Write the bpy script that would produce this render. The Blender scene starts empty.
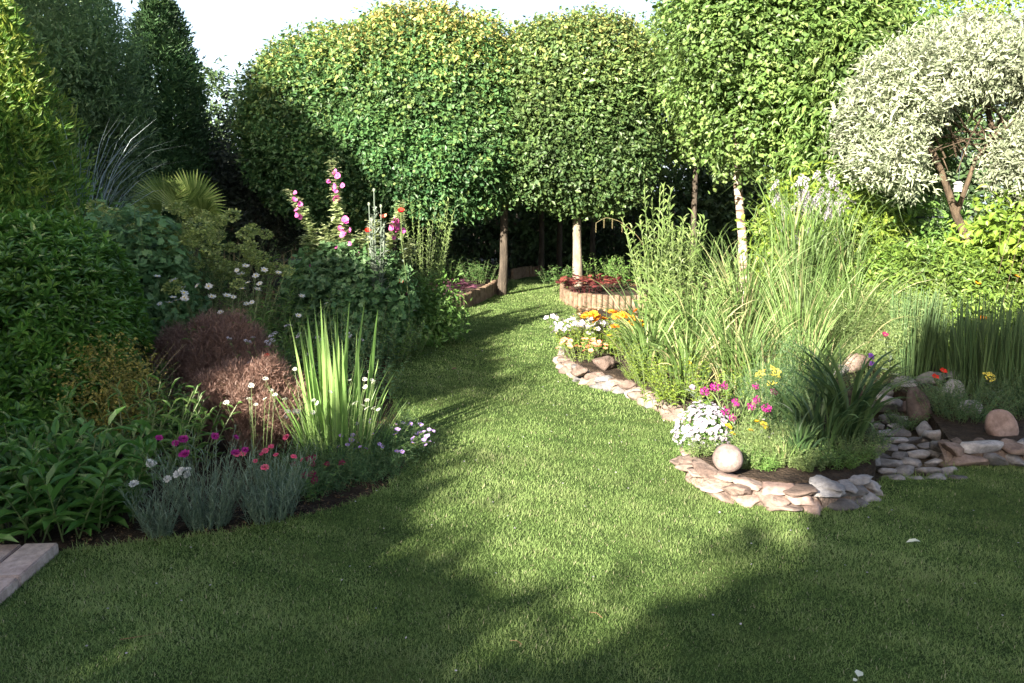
import bpy, math, random
import numpy as np
SC = bpy.context.scene
COL = SC.collection
PI = math.pi
# ------------------------------------------------------------------ camera geometry
CAM_H = 1.6
PITCH = math.atan(141.5 / 800)
FPX = 800.0
def ray(px, py):
    x = (px - 512) / FPX; y = -(py - 341.5) / FPX
    return (x, math.cos(PITCH) + y * math.sin(PITCH), -math.sin(PITCH) + y * math.cos(PITCH))
def G(px, py, z=0.0):
    d = ray(px, py); t = (z - CAM_H) / d[2]
    return (d[0] * t, d[1] * t, z)
def W(px, py, Y):
    d = ray(px, py); t = Y / d[1]
    return (d[0] * t, Y, CAM_H + d[2] * t)
SUN_AZ, SUN_EL = math.radians(32), math.radians(24)

def rg(seed): return np.random.default_rng(seed)
def nrm(a): return a / np.maximum(np.linalg.norm(a, axis=-1, keepdims=True), 1e-9)
def col_(v, n): return np.broadcast_to(np.asarray(v, float), (n,)) if np.ndim(v) == 0 else np.asarray(v, float)

# ------------------------------------------------------------------ materials
def nodes(name):
    m = bpy.data.materials.new(name); m.use_nodes = True
    nt = m.node_tree
    for n in list(nt.nodes): nt.nodes.remove(n)
    out = nt.nodes.new('ShaderNodeOutputMaterial')
    return m, nt, out
def ramp(nt, stops):
    r = nt.nodes.new('ShaderNodeValToRGB'); e = r.color_ramp.elements
    while len(e) < len(stops): e.new(0.5)
    for i, (p, c) in enumerate(stops):
        e[i].position = p; e[i].color = (c[0], c[1], c[2], 1)
    return r
def leaf_mat(name, stops, trans=0.3, rough=0.5, spec=0.5, nscale=1.5, namp=0.35, sat=.98):
    def ds(c):
        l=.25*c[0]+.65*c[1]+.1*c[2]; return tuple(l+(x-l)*sat for x in c)
    stops=[(p,ds(c)) for p,c in stops]
    m, nt, out = nodes(name)
    at = nt.nodes.new('ShaderNodeAttribute'); at.attribute_name = 'rnd'
    r = ramp(nt, stops); nt.links.new(at.outputs['Fac'], r.inputs[0])
    tc = nt.nodes.new('ShaderNodeTexCoord'); nz = nt.nodes.new('ShaderNodeTexNoise')
    nz.inputs['Scale'].default_value = nscale; nz.inputs['Detail'].default_value = 3
    nt.links.new(tc.outputs['Object'], nz.inputs['Vector'])
    mr = nt.nodes.new('ShaderNodeMapRange')
    mr.inputs['From Min'].default_value = 0.3; mr.inputs['From Max'].default_value = 0.7
    mr.inputs['To Min'].default_value = 1 - namp; mr.inputs['To Max'].default_value = 1 + namp
    nt.links.new(nz.outputs['Fac'], mr.inputs['Value'])
    hv = nt.nodes.new('ShaderNodeHueSaturation')
    nt.links.new(r.outputs[0], hv.inputs['Color']); nt.links.new(mr.outputs[0], hv.inputs['Value'])
    p = nt.nodes.new('ShaderNodeBsdfPrincipled')
    p.inputs['Roughness'].default_value = rough; p.inputs['Specular IOR Level'].default_value = spec
    nt.links.new(hv.outputs[0], p.inputs['Base Color'])
    if trans > 0:
        t = nt.nodes.new('ShaderNodeBsdfTranslucent')
        h2 = nt.nodes.new('ShaderNodeHueSaturation'); h2.inputs['Hue'].default_value = 0.485
        h2.inputs['Saturation'].default_value = 1.0; h2.inputs['Value'].default_value = 1.3
        nt.links.new(hv.outputs[0], h2.inputs['Color']); nt.links.new(h2.outputs[0], t.inputs['Color'])
        mx = nt.nodes.new('ShaderNodeMixShader'); mx.inputs[0].default_value = trans
        nt.links.new(p.outputs[0], mx.inputs[1]); nt.links.new(t.outputs[0], mx.inputs[2])
        nt.links.new(mx.outputs[0], out.inputs[0])
    else: nt.links.new(p.outputs[0], out.inputs[0])
    return m
def rough_mat(name, stops, scale=8, rough=0.9, bump=0.5, bscale=30, spec=0.2, detail=6, dist=0.02, perobj=0.0, stretch=None):
    m, nt, out = nodes(name)
    tc = nt.nodes.new('ShaderNodeTexCoord'); src = tc.outputs['Object']
    if stretch:
        mp = nt.nodes.new('ShaderNodeMapping'); mp.inputs['Scale'].default_value = stretch
        nt.links.new(src, mp.inputs[0]); src = mp.outputs[0]
    if perobj:
        oi = nt.nodes.new('ShaderNodeObjectInfo')
        ad = nt.nodes.new('ShaderNodeVectorMath'); ad.operation = 'MULTIPLY_ADD'
        ad.inputs[1].default_value = (37, 17, 53)
        cb = nt.nodes.new('ShaderNodeCombineXYZ')
        for i in range(3): nt.links.new(oi.outputs['Random'], cb.inputs[i])
        nt.links.new(cb.outputs[0], ad.inputs[0]); nt.links.new(src, ad.inputs[2]); src = ad.outputs[0]
    nz = nt.nodes.new('ShaderNodeTexNoise'); nz.inputs['Scale'].default_value = scale; nz.inputs['Detail'].default_value = detail
    nt.links.new(src, nz.inputs['Vector'])
    r = ramp(nt, stops); nt.links.new(nz.outputs['Fac'], r.inputs[0])
    c = r.outputs[0]
    n3 = nt.nodes.new('ShaderNodeTexNoise'); n3.inputs['Scale'].default_value = scale*7; n3.inputs['Detail'].default_value = 8; n3.inputs['Roughness'].default_value = .7
    nt.links.new(src, n3.inputs['Vector']); m3 = nt.nodes.new('ShaderNodeMapRange'); m3.inputs['From Min'].default_value=.3; m3.inputs['From Max'].default_value=.7; m3.inputs['To Min'].default_value=.62; m3.inputs['To Max'].default_value=1.3
    nt.links.new(n3.outputs['Fac'], m3.inputs['Value']); h3 = nt.nodes.new('ShaderNodeHueSaturation'); nt.links.new(m3.outputs[0], h3.inputs['Value']); nt.links.new(c, h3.inputs['Color']); c = h3.outputs[0]
    if perobj:
        hv = nt.nodes.new('ShaderNodeHueSaturation')
        mr = nt.nodes.new('ShaderNodeMapRange'); mr.inputs['To Min'].default_value = 1 - perobj; mr.inputs['To Max'].default_value = 1 + perobj
        nt.links.new(oi.outputs['Random'], mr.inputs['Value']); nt.links.new(mr.outputs[0], hv.inputs['Value'])
        nt.links.new(c, hv.inputs['Color']); c = hv.outputs[0]
    p = nt.nodes.new('ShaderNodeBsdfPrincipled')
    p.inputs['Roughness'].default_value = rough; p.inputs['Specular IOR Level'].default_value = spec
    nt.links.new(c, p.inputs['Base Color'])
    n2 = nt.nodes.new('ShaderNodeTexNoise'); n2.inputs['Scale'].default_value = bscale; n2.inputs['Detail'].default_value = 8
    nt.links.new(src, n2.inputs['Vector'])
    b = nt.nodes.new('ShaderNodeBump'); b.inputs['Strength'].default_value = bump; b.inputs['Distance'].default_value = dist
    nt.links.new(n2.outputs['Fac'], b.inputs['Height']); nt.links.new(b.outputs[0], p.inputs['Normal'])
    nt.links.new(p.outputs[0], out.inputs[0])
    return m

def greens(dark, mid, light, tip=None):
    s = [(0.0, dark), (0.5, mid), (0.85, light)]
    s.append((1.0, tip or light)); return s
MT = {}
def LM(key, *a, **k):
    MT[key] = leaf_mat(key, *a, **k); return MT[key]
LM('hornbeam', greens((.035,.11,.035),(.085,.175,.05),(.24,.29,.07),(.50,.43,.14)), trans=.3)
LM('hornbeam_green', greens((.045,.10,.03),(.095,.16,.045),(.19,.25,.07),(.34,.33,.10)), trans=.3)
LM('birch_leaf', greens((.05,.11,.025),(.11,.19,.045),(.20,.28,.08),(.30,.36,.14)), trans=.35)
LM('dark_conifer', greens((.025,.065,.02),(.045,.11,.035),(.10,.18,.05)), trans=.1, rough=.6)
LM('gold_conifer', greens((.05,.13,.02),(.10,.22,.035),(.26,.35,.06),(.42,.44,.10)), trans=.35)
LM('tall_shrub', greens((.06,.12,.045),(.12,.21,.08),(.20,.30,.14)), trans=.4)
LM('purple_dark', greens((.015,.025,.018),(.03,.045,.025),(.06,.07,.04)), trans=.15)
LM('laurel', greens((.035,.11,.015),(.075,.19,.025),(.14,.27,.05),(.22,.34,.08)), trans=.2, rough=.35, spec=.5)
LM('blue_grass', greens((.14,.20,.20),(.26,.34,.36),(.42,.50,.54)), trans=.2)
LM('fresh_grass', greens((.07,.13,.03),(.13,.22,.06),(.20,.30,.10),(.46,.40,.22)), trans=.35)
LM('dark_grass', greens((.03,.07,.03),(.06,.12,.04),(.11,.18,.06)), trans=.3)
LM('iris_leaf', greens((.11,.22,.05),(.19,.34,.09),(.28,.43,.14)), trans=.4, rough=.4)
LM('palm_leaf', greens((.10,.17,.04),(.18,.27,.07),(.30,.38,.12)), trans=.35, rough=.4)
LM('spurge_leaf', greens((.06,.10,.05),(.12,.16,.06),(.22,.25,.07)), trans=.25)
LM('spurge_head', greens((.15,.22,.06),(.25,.33,.09),(.36,.42,.14)), trans=.25)
LM('mallow_leaf', greens((.06,.14,.05),(.10,.21,.075),(.17,.29,.12)), trans=.3)
LM('mallow_pale', greens((.16,.22,.09),(.28,.35,.16),(.40,.45,.25)), trans=.35)
LM('sage_leaf', greens((.10,.14,.10),(.18,.23,.18),(.28,.32,.26)), trans=.2, rough=.7)
LM('bronze', greens((.12,.065,.05),(.21,.125,.095),(.31,.19,.15)), trans=.3)
LM('gold_leaf', greens((.12,.13,.02),(.26,.23,.04),(.40,.34,.07),(.38,.18,.07)), trans=.3)
LM('perennial', greens((.035,.105,.02),(.065,.175,.03),(.11,.24,.05)), trans=.3, rough=.4)
LM('green_leaf', greens((.055,.13,.025),(.10,.21,.04),(.18,.30,.08)), trans=.3)
LM('yellow_green', greens((.08,.15,.02),(.16,.25,.03),(.26,.34,.05)), trans=.35)
LM('bright_green', greens((.06,.13,.025),(.13,.22,.035),(.22,.32,.06)), trans=.35)
LM('dianthus_leaf', greens((.08,.14,.09),(.14,.21,.14),(.22,.30,.22)), trans=.2, rough=.6)
LM('variegated', greens((.10,.14,.075),(.27,.31,.205),(.45,.475,.37),(.53,.51,.43)), trans=.25)
LM('willowherb', greens((.09,.16,.04),(.16,.25,.07),(.26,.35,.12)), trans=.35)
LM('ferny', greens((.08,.14,.04),(.15,.22,.07),(.24,.31,.12)), trans=.3)
LM('dark_ferny', greens((.03,.08,.03),(.06,.13,.045),(.11,.19,.07)), trans=.3)
LM('horsetail', greens((.035,.08,.03),(.07,.13,.045),(.12,.19,.07)), trans=.1)
LM('heuchera', greens((.06,.015,.018),(.13,.03,.035),(.24,.075,.055)), trans=.3, rough=.4)
LM('heuchera_purple', greens((.03,.01,.02),(.06,.02,.04),(.12,.05,.07)), trans=.2, rough=.4)
LM('hedge_far', greens((.03,.06,.025),(.06,.11,.04),(.10,.16,.06)), trans=.15)
LM('ivy', greens((.03,.07,.02),(.05,.11,.03),(.09,.16,.05)), trans=.2, rough=.35)
LM('lawn_blade', [(0,(.075,.13,.045)),(.4,(.155,.235,.08)),(.8,(.24,.315,.13)),(.93,(.31,.35,.18)),(1,(.40,.38,.25))], trans=.35, nscale=.9, namp=.25, spec=.12, rough=.8, sat=1.06)
LM('litter', [(0,(.05,.03,.015)),(.5,(.12,.07,.03)),(1,(.28,.18,.09))], trans=.1)
def FM(key, c, trans=.3, rough=.6):
    d = tuple(x * .72 for x in c); l = tuple(min(.9, x * 1.18 + .01) for x in c)
    return LM(key, [(0, d), (.5, c), (1, l)], trans=trans, rough=rough, spec=.2, namp=.1, sat=1.)
FM('f_white', (.46,.43,.50)); FM('f_clean', (.62,.62,.60)); FM('f_pink', (.72,.16,.48)); FM('f_magenta', (.34,.025,.20)); FM('f_hotpink', (.78,.14,.25))
FM('f_mauve', (.40,.27,.62)); FM('f_orange', (.80,.30,.02)); FM('f_yellow', (.80,.60,.03)); FM('f_salmon', (.78,.30,.20))
FM('f_red', (.70,.04,.02)); FM('f_violet', (.38,.14,.60)); FM('f_palewhite', (.74,.76,.66)); FM('f_burgundy', (.25,.02,.08))
FM('f_achillea', (.80,.68,.12)); FM('f_seed', (.22,.19,.10)); FM('f_palepink', (.50,.36,.48)); FM('pod', (.32,.38,.28))
MT['bark'] = rough_mat('bark', [(.3,(.03,.025,.02)),(.6,(.08,.065,.05)),(.75,(.13,.11,.09))], scale=6, bscale=25, bump=.9, stretch=(3,3,.6))  # tone darkened to stand in for canopy shade on the trunks
MT['bark_pale'] = rough_mat('bark_pale', [(.3,(.10,.08,.055)),(.5,(.22,.19,.145)),(.7,(.30,.26,.205))], scale=5, bscale=25, bump=.6, stretch=(3,3,.8))
MT['bark_birch'] = rough_mat('bark_birch', [(.36,(.07,.05,.035)),(.46,(.30,.22,.17)),(.6,(.46,.41,.37))], scale=7, bscale=20, bump=.4, stretch=(.5,.5,3))
MT['bark_red'] = rough_mat('bark_red', [(.3,(.04,.03,.022)),(.6,(.10,.075,.05)),(.75,(.16,.12,.085))], scale=6, bscale=25, bump=.8, stretch=(3,3,.5))
MT['twig'] = rough_mat('twig', [(.3,(.16,.09,.05)),(.7,(.34,.22,.13))], scale=20, bscale=60, bump=.4)
MT['soil'] = rough_mat('soil', [(.3,(.018,.012,.009)),(.55,(.045,.032,.023)),(.75,(.085,.062,.045))], scale=9, bscale=45, bump=1.0, dist=.05)
MT['ground'] = rough_mat('ground', [(.3,(.025,.018,.012)),(.5,(.055,.042,.026)),(.7,(.11,.09,.055))], scale=3, bscale=35, bump=1.0, dist=.05)
MT['lawn_base'] = rough_mat('lawn_base', [(.3,(.03,.06,.012)),(.55,(.055,.10,.02)),(.75,(.10,.13,.04))], scale=4, bscale=120, bump=1.0, dist=.03)
MT['stone_pink'] = rough_mat('stone_pink', [(.3,(.11,.08,.068)),(.5,(.19,.145,.125)),(.7,(.27,.22,.19))], scale=5, bscale=18, bump=1., perobj=.22)
MT['stone_grey'] = rough_mat('stone_grey', [(.3,(.08,.078,.08)),(.5,(.15,.145,.148)),(.7,(.24,.23,.23))], scale=5, bscale=18, bump=1., perobj=.25)
MT['stone_pale'] = rough_mat('stone_pale', [(.3,(.17,.165,.17)),(.5,(.27,.26,.265)),(.7,(.38,.365,.36))], scale=5, bscale=18, bump=.9, perobj=.15)
MT['stone_dark'] = rough_mat('stone_dark', [(.3,(.045,.035,.032)),(.5,(.09,.07,.065)),(.7,(.14,.11,.10))], scale=5, bscale=18, bump=.6)
MT['stone_rose'] = rough_mat('stone_rose', [(.3,(.15,.10,.085)),(.5,(.23,.165,.145)),(.7,(.31,.235,.21))], scale=4, bscale=18, bump=.3)
MT['mortar'] = rough_mat('mortar', [(.3,(.10,.075,.06)),(.5,(.17,.13,.11)),(.7,(.24,.19,.16))], scale=7, bscale=40, bump=1., dist=.03)
MT['globe'] = rough_mat('globe', [(.3,(.13,.10,.092)),(.5,(.20,.155,.145)),(.7,(.26,.205,.19))], scale=6, bscale=60, bump=.15, rough=.7)
MT['paver'] = rough_mat('paver', [(.3,(.34,.25,.23)),(.5,(.44,.35,.32)),(.7,(.50,.42,.39))], scale=4, bscale=90, bump=.25, perobj=.06)
MT['log'] = rough_mat('log', [(.3,(.10,.068,.045)),(.5,(.165,.115,.08)),(.7,(.225,.165,.12))], scale=6, bscale=40, bump=.3, perobj=.2, stretch=(4,4,.6))
MT['fence_wood'] = rough_mat('fence_wood', [(.3,(.05,.035,.025)),(.7,(.12,.085,.06))], scale=6, bscale=40, bump=.4, stretch=(4,4,.6))
MT['metal_dark'] = rough_mat('metal_dark', [(.3,(.03,.035,.05)),(.7,(.06,.07,.09))], scale=6, rough=.5, bump=.1)
MT['white_paint'] = rough_mat('white_paint', [(.3,(.42,.42,.46)),(.7,(.52,.52,.54))], scale=6, rough=.6, bump=.1)
STEM_SLOT = {}
LM('stem_green', greens((.06,.10,.03),(.12,.17,.06),(.2,.24,.1)), trans=.1)
LM('stem_brown', greens((.06,.045,.03),(.12,.09,.06),(.2,.15,.1)), trans=0)

# ------------------------------------------------------------------ mesh builder
TMPL = {
 # (along, across, up)
 'rhomb': (np.array([(0,0,0),(.45,.5,.10),(1,0,-.04),(.45,-.5,.10)]), np.array([(0,1,2),(0,2,3)])),
 'leaf': (np.array([(0,0,0),(.30,.46,.10),(.68,.36,.09),(1,0,-.12),(.68,-.36,.09),(.30,-.46,.10),(.5,0,.0)]),
          np.array([(0,1,6),(1,2,6),(2,3,6),(6,3,4),(6,4,5),(6,5,0)])),
 'lobed': (np.array([(0,0,0),(.15,.45,.05),(.45,.30,.02),(.62,.55,.05),(.75,.22,.0),(1,0,-.1),(.75,-.22,0),(.62,-.55,.05),(.45,-.30,.02),(.15,-.45,.05)]),
          np.array([(0,1,2),(0,2,4),(2,3,4),(0,4,5),(0,5,6),(0,6,8),(6,7,8),(0,8,9)])),
 'blade': (np.array([(0,.3,0),(0,-.3,0),(.5,.5,.05),(.5,-.5,.05),(1,0,-.15)]), np.array([(0,2,3),(0,3,1),(2,4,3)])),
 'round': (np.array([(0,0,0)]+[(.5-.5*math.cos(a),.5*math.sin(a),.06) for a in [PI*.25+i*PI*.25 for i in range(7)]]),
          np.array([(0,i,i+1) for i in range(1,7)])),
}
class MB:
    def __init__(s): s.v=[]; s.f=[]; s.r=[]; s.m=[]; s.n=0
    def add(s, v, f, rnd=0.5, mi=0):
        v = np.asarray(v, float).reshape(-1,3); f = np.asarray(f, int).reshape(-1,3)
        if len(f)==0: return
        s.v.append(v); s.f.append(f+s.n); s.n += len(v)
        r = np.asarray(rnd, float)
        if r.ndim==0: r = np.full(len(f), float(r))
        s.r.append(r); s.m.append(np.full(len(f), mi))
    def leaves(s, P, D, N, L, Wd, tmpl='rhomb', rnd=None, mi=0):
        P = np.asarray(P,float).reshape(-1,3); n=len(P)
        if n==0: return
        D = nrm(np.asarray(D,float)); S = nrm(np.cross(np.asarray(N,float), D)); U = np.cross(D, S)
        T,F = TMPL[tmpl]; L=col_(L,n)[:,None,None]; Wd=col_(Wd,n)[:,None,None]
        v = P[:,None,:] + D[:,None,:]*T[None,:,0:1]*L + S[:,None,:]*T[None,:,1:2]*Wd + U[:,None,:]*T[None,:,2:3]*L
        k=len(T); f = (F[None]+ (np.arange(n)*k)[:,None,None]).reshape(-1,3)
        if rnd is None: rnd = rg(n).random(n)
        s.add(v.reshape(-1,3), f, np.repeat(np.clip(rnd,0,1), len(F)), mi)
    def tubes(s, P, R, sides=4, rnd=.5, mi=0):
        """P (n,k,3), R (n,k)"""
        P=np.asarray(P,float); n,k,_=P.shape; R=np.broadcast_to(R,(n,k))
        T=np.gradient(P,axis=1); T=nrm(T)
        ref=np.zeros_like(T); ref[...,0]=1.0; ref[np.abs(T[...,0])>.9]=(0,1,0)
        A=nrm(np.cross(T,ref)); B=np.cross(T,A)
        an=np.arange(sides)*2*PI/sides
        v=P[:,:,None,:]+R[:,:,None,None]*(A[:,:,None,:]*np.cos(an)[:,None]+B[:,:,None,:]*np.sin(an)[:,None])
        idx=np.arange(n*k*sides).reshape(n,k,sides)
        a=idx[:,:-1,:]; b=np.roll(a,-1,2); c=idx[:,1:,:]; d=np.roll(c,-1,2)
        f=np.concatenate([np.stack([a,b,d],-1).reshape(-1,3),np.stack([a,d,c],-1).reshape(-1,3)])
        s.add(v.reshape(-1,3), f, rnd, mi)
    def strips(s, P, Wd, side, rnd, mi=0, fold=0.0):
        """ribbon along P (n,k,3), width (n,k), side (n,3)"""
        P=np.asarray(P,float); n,k,_=P.shape
        Wd=np.broadcast_to(Wd,(n,k))[...,None]; sd=np.asarray(side,float)[:,None,:]
        if fold:
            T=nrm(np.gradient(P,axis=1)); U=np.cross(T,np.broadcast_to(sd,T.shape))
            l=P-sd*Wd*.5+U*Wd*fold; r=P+sd*Wd*.5+U*Wd*fold
            v=np.stack([l,P,r],2); idx=np.arange(n*k*3).reshape(n,k,3); fs=[]
            for j in (0,1):
                a=idx[:,:-1,j];b=idx[:,:-1,j+1];c=idx[:,1:,j];d=idx[:,1:,j+1]
                fs+= [np.stack([a,b,d],-1),np.stack([a,d,c],-1)]
            f=np.stack(fs,2).reshape(-1,3); per=(k-1)*4
        else:
            v=np.stack([P-sd*Wd*.5,P+sd*Wd*.5],2); idx=np.arange(n*k*2).reshape(n,k,2)
            a=idx[:,:-1,0];b=idx[:,:-1,1];c=idx[:,1:,0];d=idx[:,1:,1]
            f=np.stack([np.stack([a,b,d],-1),np.stack([a,d,c],-1)],2).reshape(-1,3); per=(k-1)*2
        s.add(v.reshape(-1,3), f, np.repeat(np.clip(rnd,0,1),per), mi)
    def build(s, name, mats, parent=None, loc=None, smooth=False):
        me=bpy.data.meshes.new(name)
        v=np.concatenate(s.v); f=np.concatenate(s.f).astype(np.int32); r=np.concatenate(s.r); mi=np.concatenate(s.m)
        me.vertices.add(len(v)); me.vertices.foreach_set('co', v.ravel().astype(np.float32))
        me.loops.add(f.size); me.loops.foreach_set('vertex_index', f.ravel())
        me.polygons.add(len(f)); me.polygons.foreach_set('loop_start', (np.arange(len(f))*3).astype(np.int32))
        me.update(calc_edges=True)
        if not isinstance(mats,(list,tuple)): mats=[mats]
        for m in mats: me.materials.append(MT[m] if isinstance(m,str) else m)
        me.polygons.foreach_set('material_index', mi.astype(np.int32))
        me.polygons.foreach_set('use_smooth', np.full(len(f), smooth))
        a=me.attributes.new('rnd','FLOAT','FACE'); a.data.foreach_set('value', r.astype(np.float32))
        o=bpy.data.objects.new(name, me); COL.objects.link(o)
        if parent is not None: o.parent=parent
        if loc is not None: o.location=loc
        return o

def tag(o, label=None, cat=None, group=None, kind=None):
    if label: o['label']=label
    if cat: o['category']=cat
    if group: o['group']=group
    if kind: o['kind']=kind
    return o
def thing(name, label, cat, loc=(0,0,0), rz=0.0, group=None):
    o=bpy.data.objects.new(name,None); COL.objects.link(o); o.location=loc; o.rotation_euler=(0,0,rz); o.empty_display_size=.1
    return tag(o,label,cat,group)
def kids(o): return [c for c in bpy.data.objects if c.parent==o]
def dup(root, loc, rz=0.0, sc=1.0, label=None, group=None):
    r=root.copy(); COL.objects.link(r); r.location=loc; r.rotation_euler=(0,0,rz); r.scale=(sc,sc,sc)
    if label: r['label']=label
    if group: r['group']=group
    for ch in kids(root):
        c=ch.copy(); COL.objects.link(c); c.parent=r
        for g in kids(ch):
            d=g.copy(); COL.objects.link(d); d.parent=c
    return r
ORD=['first','second','third','fourth','fifth','sixth','seventh','eighth','ninth','tenth','eleventh','twelfth','thirteenth','fourteenth','fifteenth','sixteenth','seventeenth','eighteenth','nineteenth','twentieth','twenty-first','twenty-second','twenty-third','twenty-fourth','twenty-fifth','twenty-sixth','twenty-seventh','twenty-eighth']

# ------------------------------------------------------------------ plant generators
def noise3(p, sc, seed):
    r=rg(seed); o=0
    for i in range(5):
        k=r.normal(size=3)*sc*(1+.6*i); o=o+np.sin(p@k+r.random()*6.28)/(1+.5*i)
    return o/2.2
def crown(mb, c, rad, n_spray, per, L, Wd, seed, p=2.3, shell=.35, twig=.18, rough=.10, rsc=1.6, tmpl='rhomb',
          droop=.15, front=.6, zmin=None, up=.4, mi=0, rfun=None, clumpy=0.0, lvar=.42):
    r=rg(seed); rad=np.array(rad,float)
    d=nrm(r.normal(size=(n_spray,3)))
    flip=(r.random(n_spray)<(front-.5)*2)&(d[:,1]>0); d[flip,1]*=-1
    rr=(np.abs(d/rad)**p).sum(1)**(-1/p)
    S=d*rr[:,None]
    nz=noise3(S,rsc,seed+1)*.6+noise3(S,rsc*3.2,seed+2)*.4
    if clumpy: keep=r.random(n_spray)<np.clip(1-clumpy*(0.5-nz*1.2),.05,1); 
    else: keep=np.ones(n_spray,bool)
    depth=1-shell*r.random(n_spray)**1.8+np.where(r.random(n_spray)<.035,.10*r.random(n_spray),0)
    S=S*(depth*(1+rough*nz))[:,None]
    out=nrm(np.sign(d)*np.abs(S/rad)**(p-1)/rad)
    if zmin is not None: keep&=(S[:,2]+c[2]>zmin+.12*nz)
    S=S[keep]; out=out[keep]; nz=nz[keep]; n=len(S)
    T=nrm(out*1.0+np.array([0,0,up])+r.normal(size=(n,3))*.45)
    # leaves on each spray
    s=(r.random((n,per))-.3)*twig
    side=nrm(np.cross(T,r.normal(size=(n,3))))
    sg=np.where(np.arange(per)%2==0,1,-1)[None,:,None]
    P=S[:,None,:]+T[:,None,:]*s[...,None]+r.normal(size=(n,per,3))*twig*.16
    D=T[:,None,:]*.7+side[:,None,:]*sg*.9+r.normal(size=(n,per,3))*.35; D[...,2]-=droop*2
    N=nrm(out[:,None,:]*.7+np.array([0,0,.8])+r.normal(size=(n,per,3))*.4)
    P=P.reshape(-1,3)+np.array(c); D=D.reshape(-1,3); N=N.reshape(-1,3); m=len(P)
    sprnd=np.repeat(r.random(n)*.5+nz*.12,per)
    rnd=sprnd+r.random(m)*.4
    if rfun is not None: rnd=rfun(P,rnd,r)
    mb.leaves(P,D,N,L*(1+lvar*r.normal(size=m)).clip(.4,1.8),Wd*(1+lvar*r.normal(size=m)).clip(.4,1.8),tmpl,rnd,mi)

def stems(n, rb, h, lean, curve, seed, k=7, hvar=.15, az=None, azs=PI, out=.8, pw=1.7):
    r=rg(seed)
    a=r.random(n)*2*PI if az is None else az+(r.random(n)-.5)*2*azs
    rd=rb*np.sqrt(r.random(n)); B=np.stack([np.cos(a)*rd,np.sin(a)*rd,np.zeros(n)],1)
    a2=a+r.normal(size=n)*.5
    hh=h*(1-hvar+2*hvar*r.random(n))
    th0=lean*(out*rd/max(rb,1e-6)+(1-out)*r.random(n))+r.normal(size=n)*.04; cv=curve*(.6+.8*r.random(n))
    P=[B]; seg=hh/(k-1)
    for i in range(1,k):
        th=th0+cv*1.25*(i/(k-1))**pw
        P.append(P[-1]+np.stack([np.sin(th)*np.cos(a2)*seg,np.sin(th)*np.sin(a2)*seg,np.cos(th)*seg],1))
    P=np.stack(P,1); side=np.stack([-np.sin(a2),np.cos(a2),np.zeros(n)],1)
    return P,side,r
def along(P,t):
    n,k,_=P.shape; x=np.clip(t,0,1)*(k-1); i=np.minimum(x.astype(int),k-2); f=(x-i)[...,None]
    I=np.arange(n)[:,None]; return P[I,i]*(1-f)+P[I,i+1]*f
def leaf_on(mb,P,r,m,t0,t1,L,Wd,elev,tmpl='leaf',mi=0,taper=.5,elev2=None,evar=.25,nup=.0):
    n=len(P); t=t0+(t1-t0)*((np.arange(m)+r.random((n,m))*.8)/m)
    X=along(P,t); a=np.arange(m)[None]*2.4+r.random((n,1))*6.28+r.normal(size=(n,m))*.3
    e=elev+((elev2 if elev2 is not None else elev)-elev)*(t-t0)/max(t1-t0,1e-6)+r.normal(size=(n,m))*evar
    D=np.stack([np.cos(e)*np.cos(a),np.cos(e)*np.sin(a),np.sin(e)],-1)
    N=np.stack([-np.sin(e)*np.cos(a),-np.sin(e)*np.sin(a),np.cos(e)],-1)+r.normal(size=(n,m,3))*.15
    s=(1-taper*(t-t0)/max(t1-t0,1e-6))*(1+.2*r.normal(size=(n,m))).clip(.4,1.6)
    rnd=(r.random((n,1))*.4+r.random((n,m))*.5+.15*t)
    mb.leaves(X.reshape(-1,3),D.reshape(-1,3),N.reshape(-1,3),(L*s).ravel(),(Wd*s).ravel(),tmpl,rnd.ravel(),mi)
def leafy(n,rb,h,lean,curve,seed,m,L,Wd,elev,tmpl='leaf',t0=.08,t1=1.,taper=.4,sr=.004,elev2=None,hvar=.2,**k):
    mb=MB(); P,sd,r=stems(n,rb,h,lean,curve,seed,hvar=hvar)
    kk=P.shape[1]; mb.tubes(P,np.linspace(sr,sr*.35,kk)[None],3,mi=1)
    leaf_on(mb,P,r,m,t0,t1,L,Wd,elev,tmpl,taper=taper,elev2=elev2,**k)
    return mb,P
def blades(mb,n,rb,h,lean,curve,Wd,seed,k=7,hvar=.3,mi=0,fold=0.,az=None,azs=PI,out=.8,prof=None,twist=.6,rlo=0.,rhi=1.,pw=1.7):
    P,sd,r=stems(n,rb,h,lean,curve,seed,k=k,hvar=hvar,az=az,azs=azs,out=out,pw=pw)
    t=np.linspace(0,1,k); pr=prof if prof is not None else np.interp(t,[0,.15,.55,.85,1],[.6,.9,1,.6,.03])
    sd=nrm(sd+r.normal(size=sd.shape)*twist*np.array([1,1,.3]))
    mb.strips(P,Wd*(.75+.5*r.random(n))[:,None]*pr[None],sd,rlo+(rhi-rlo)*r.random(n),mi,fold)
    return P
def fennel_mb(n,rb,h,seed,fine=.035,m=26,spread=.10,lean=.35):
    mb=MB(); P,sd,r=stems(n,rb,h,lean,.25,seed,hvar=.25)
    mb.tubes(P,np.linspace(.004,.0015,P.shape[1])[None],3,mi=1)
    t=.15+.85*r.random((n,m)); X=along(P,t)
    c=X+r.normal(size=X.shape)*spread*.6
    mb2=40
    Q=c[:,:,None,:]+r.normal(size=c.shape[:2]+(mb2,3))*spread*.45
    D=r.normal(size=Q.shape)+np.array([0,0,.5]); N=r.normal(size=Q.shape)
    k=Q.reshape(-1,3); mb.leaves(k,D.reshape(-1,3),N.reshape(-1,3),fine,fine*.10,'blade',r.random(len(k)))
    return mb
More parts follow.
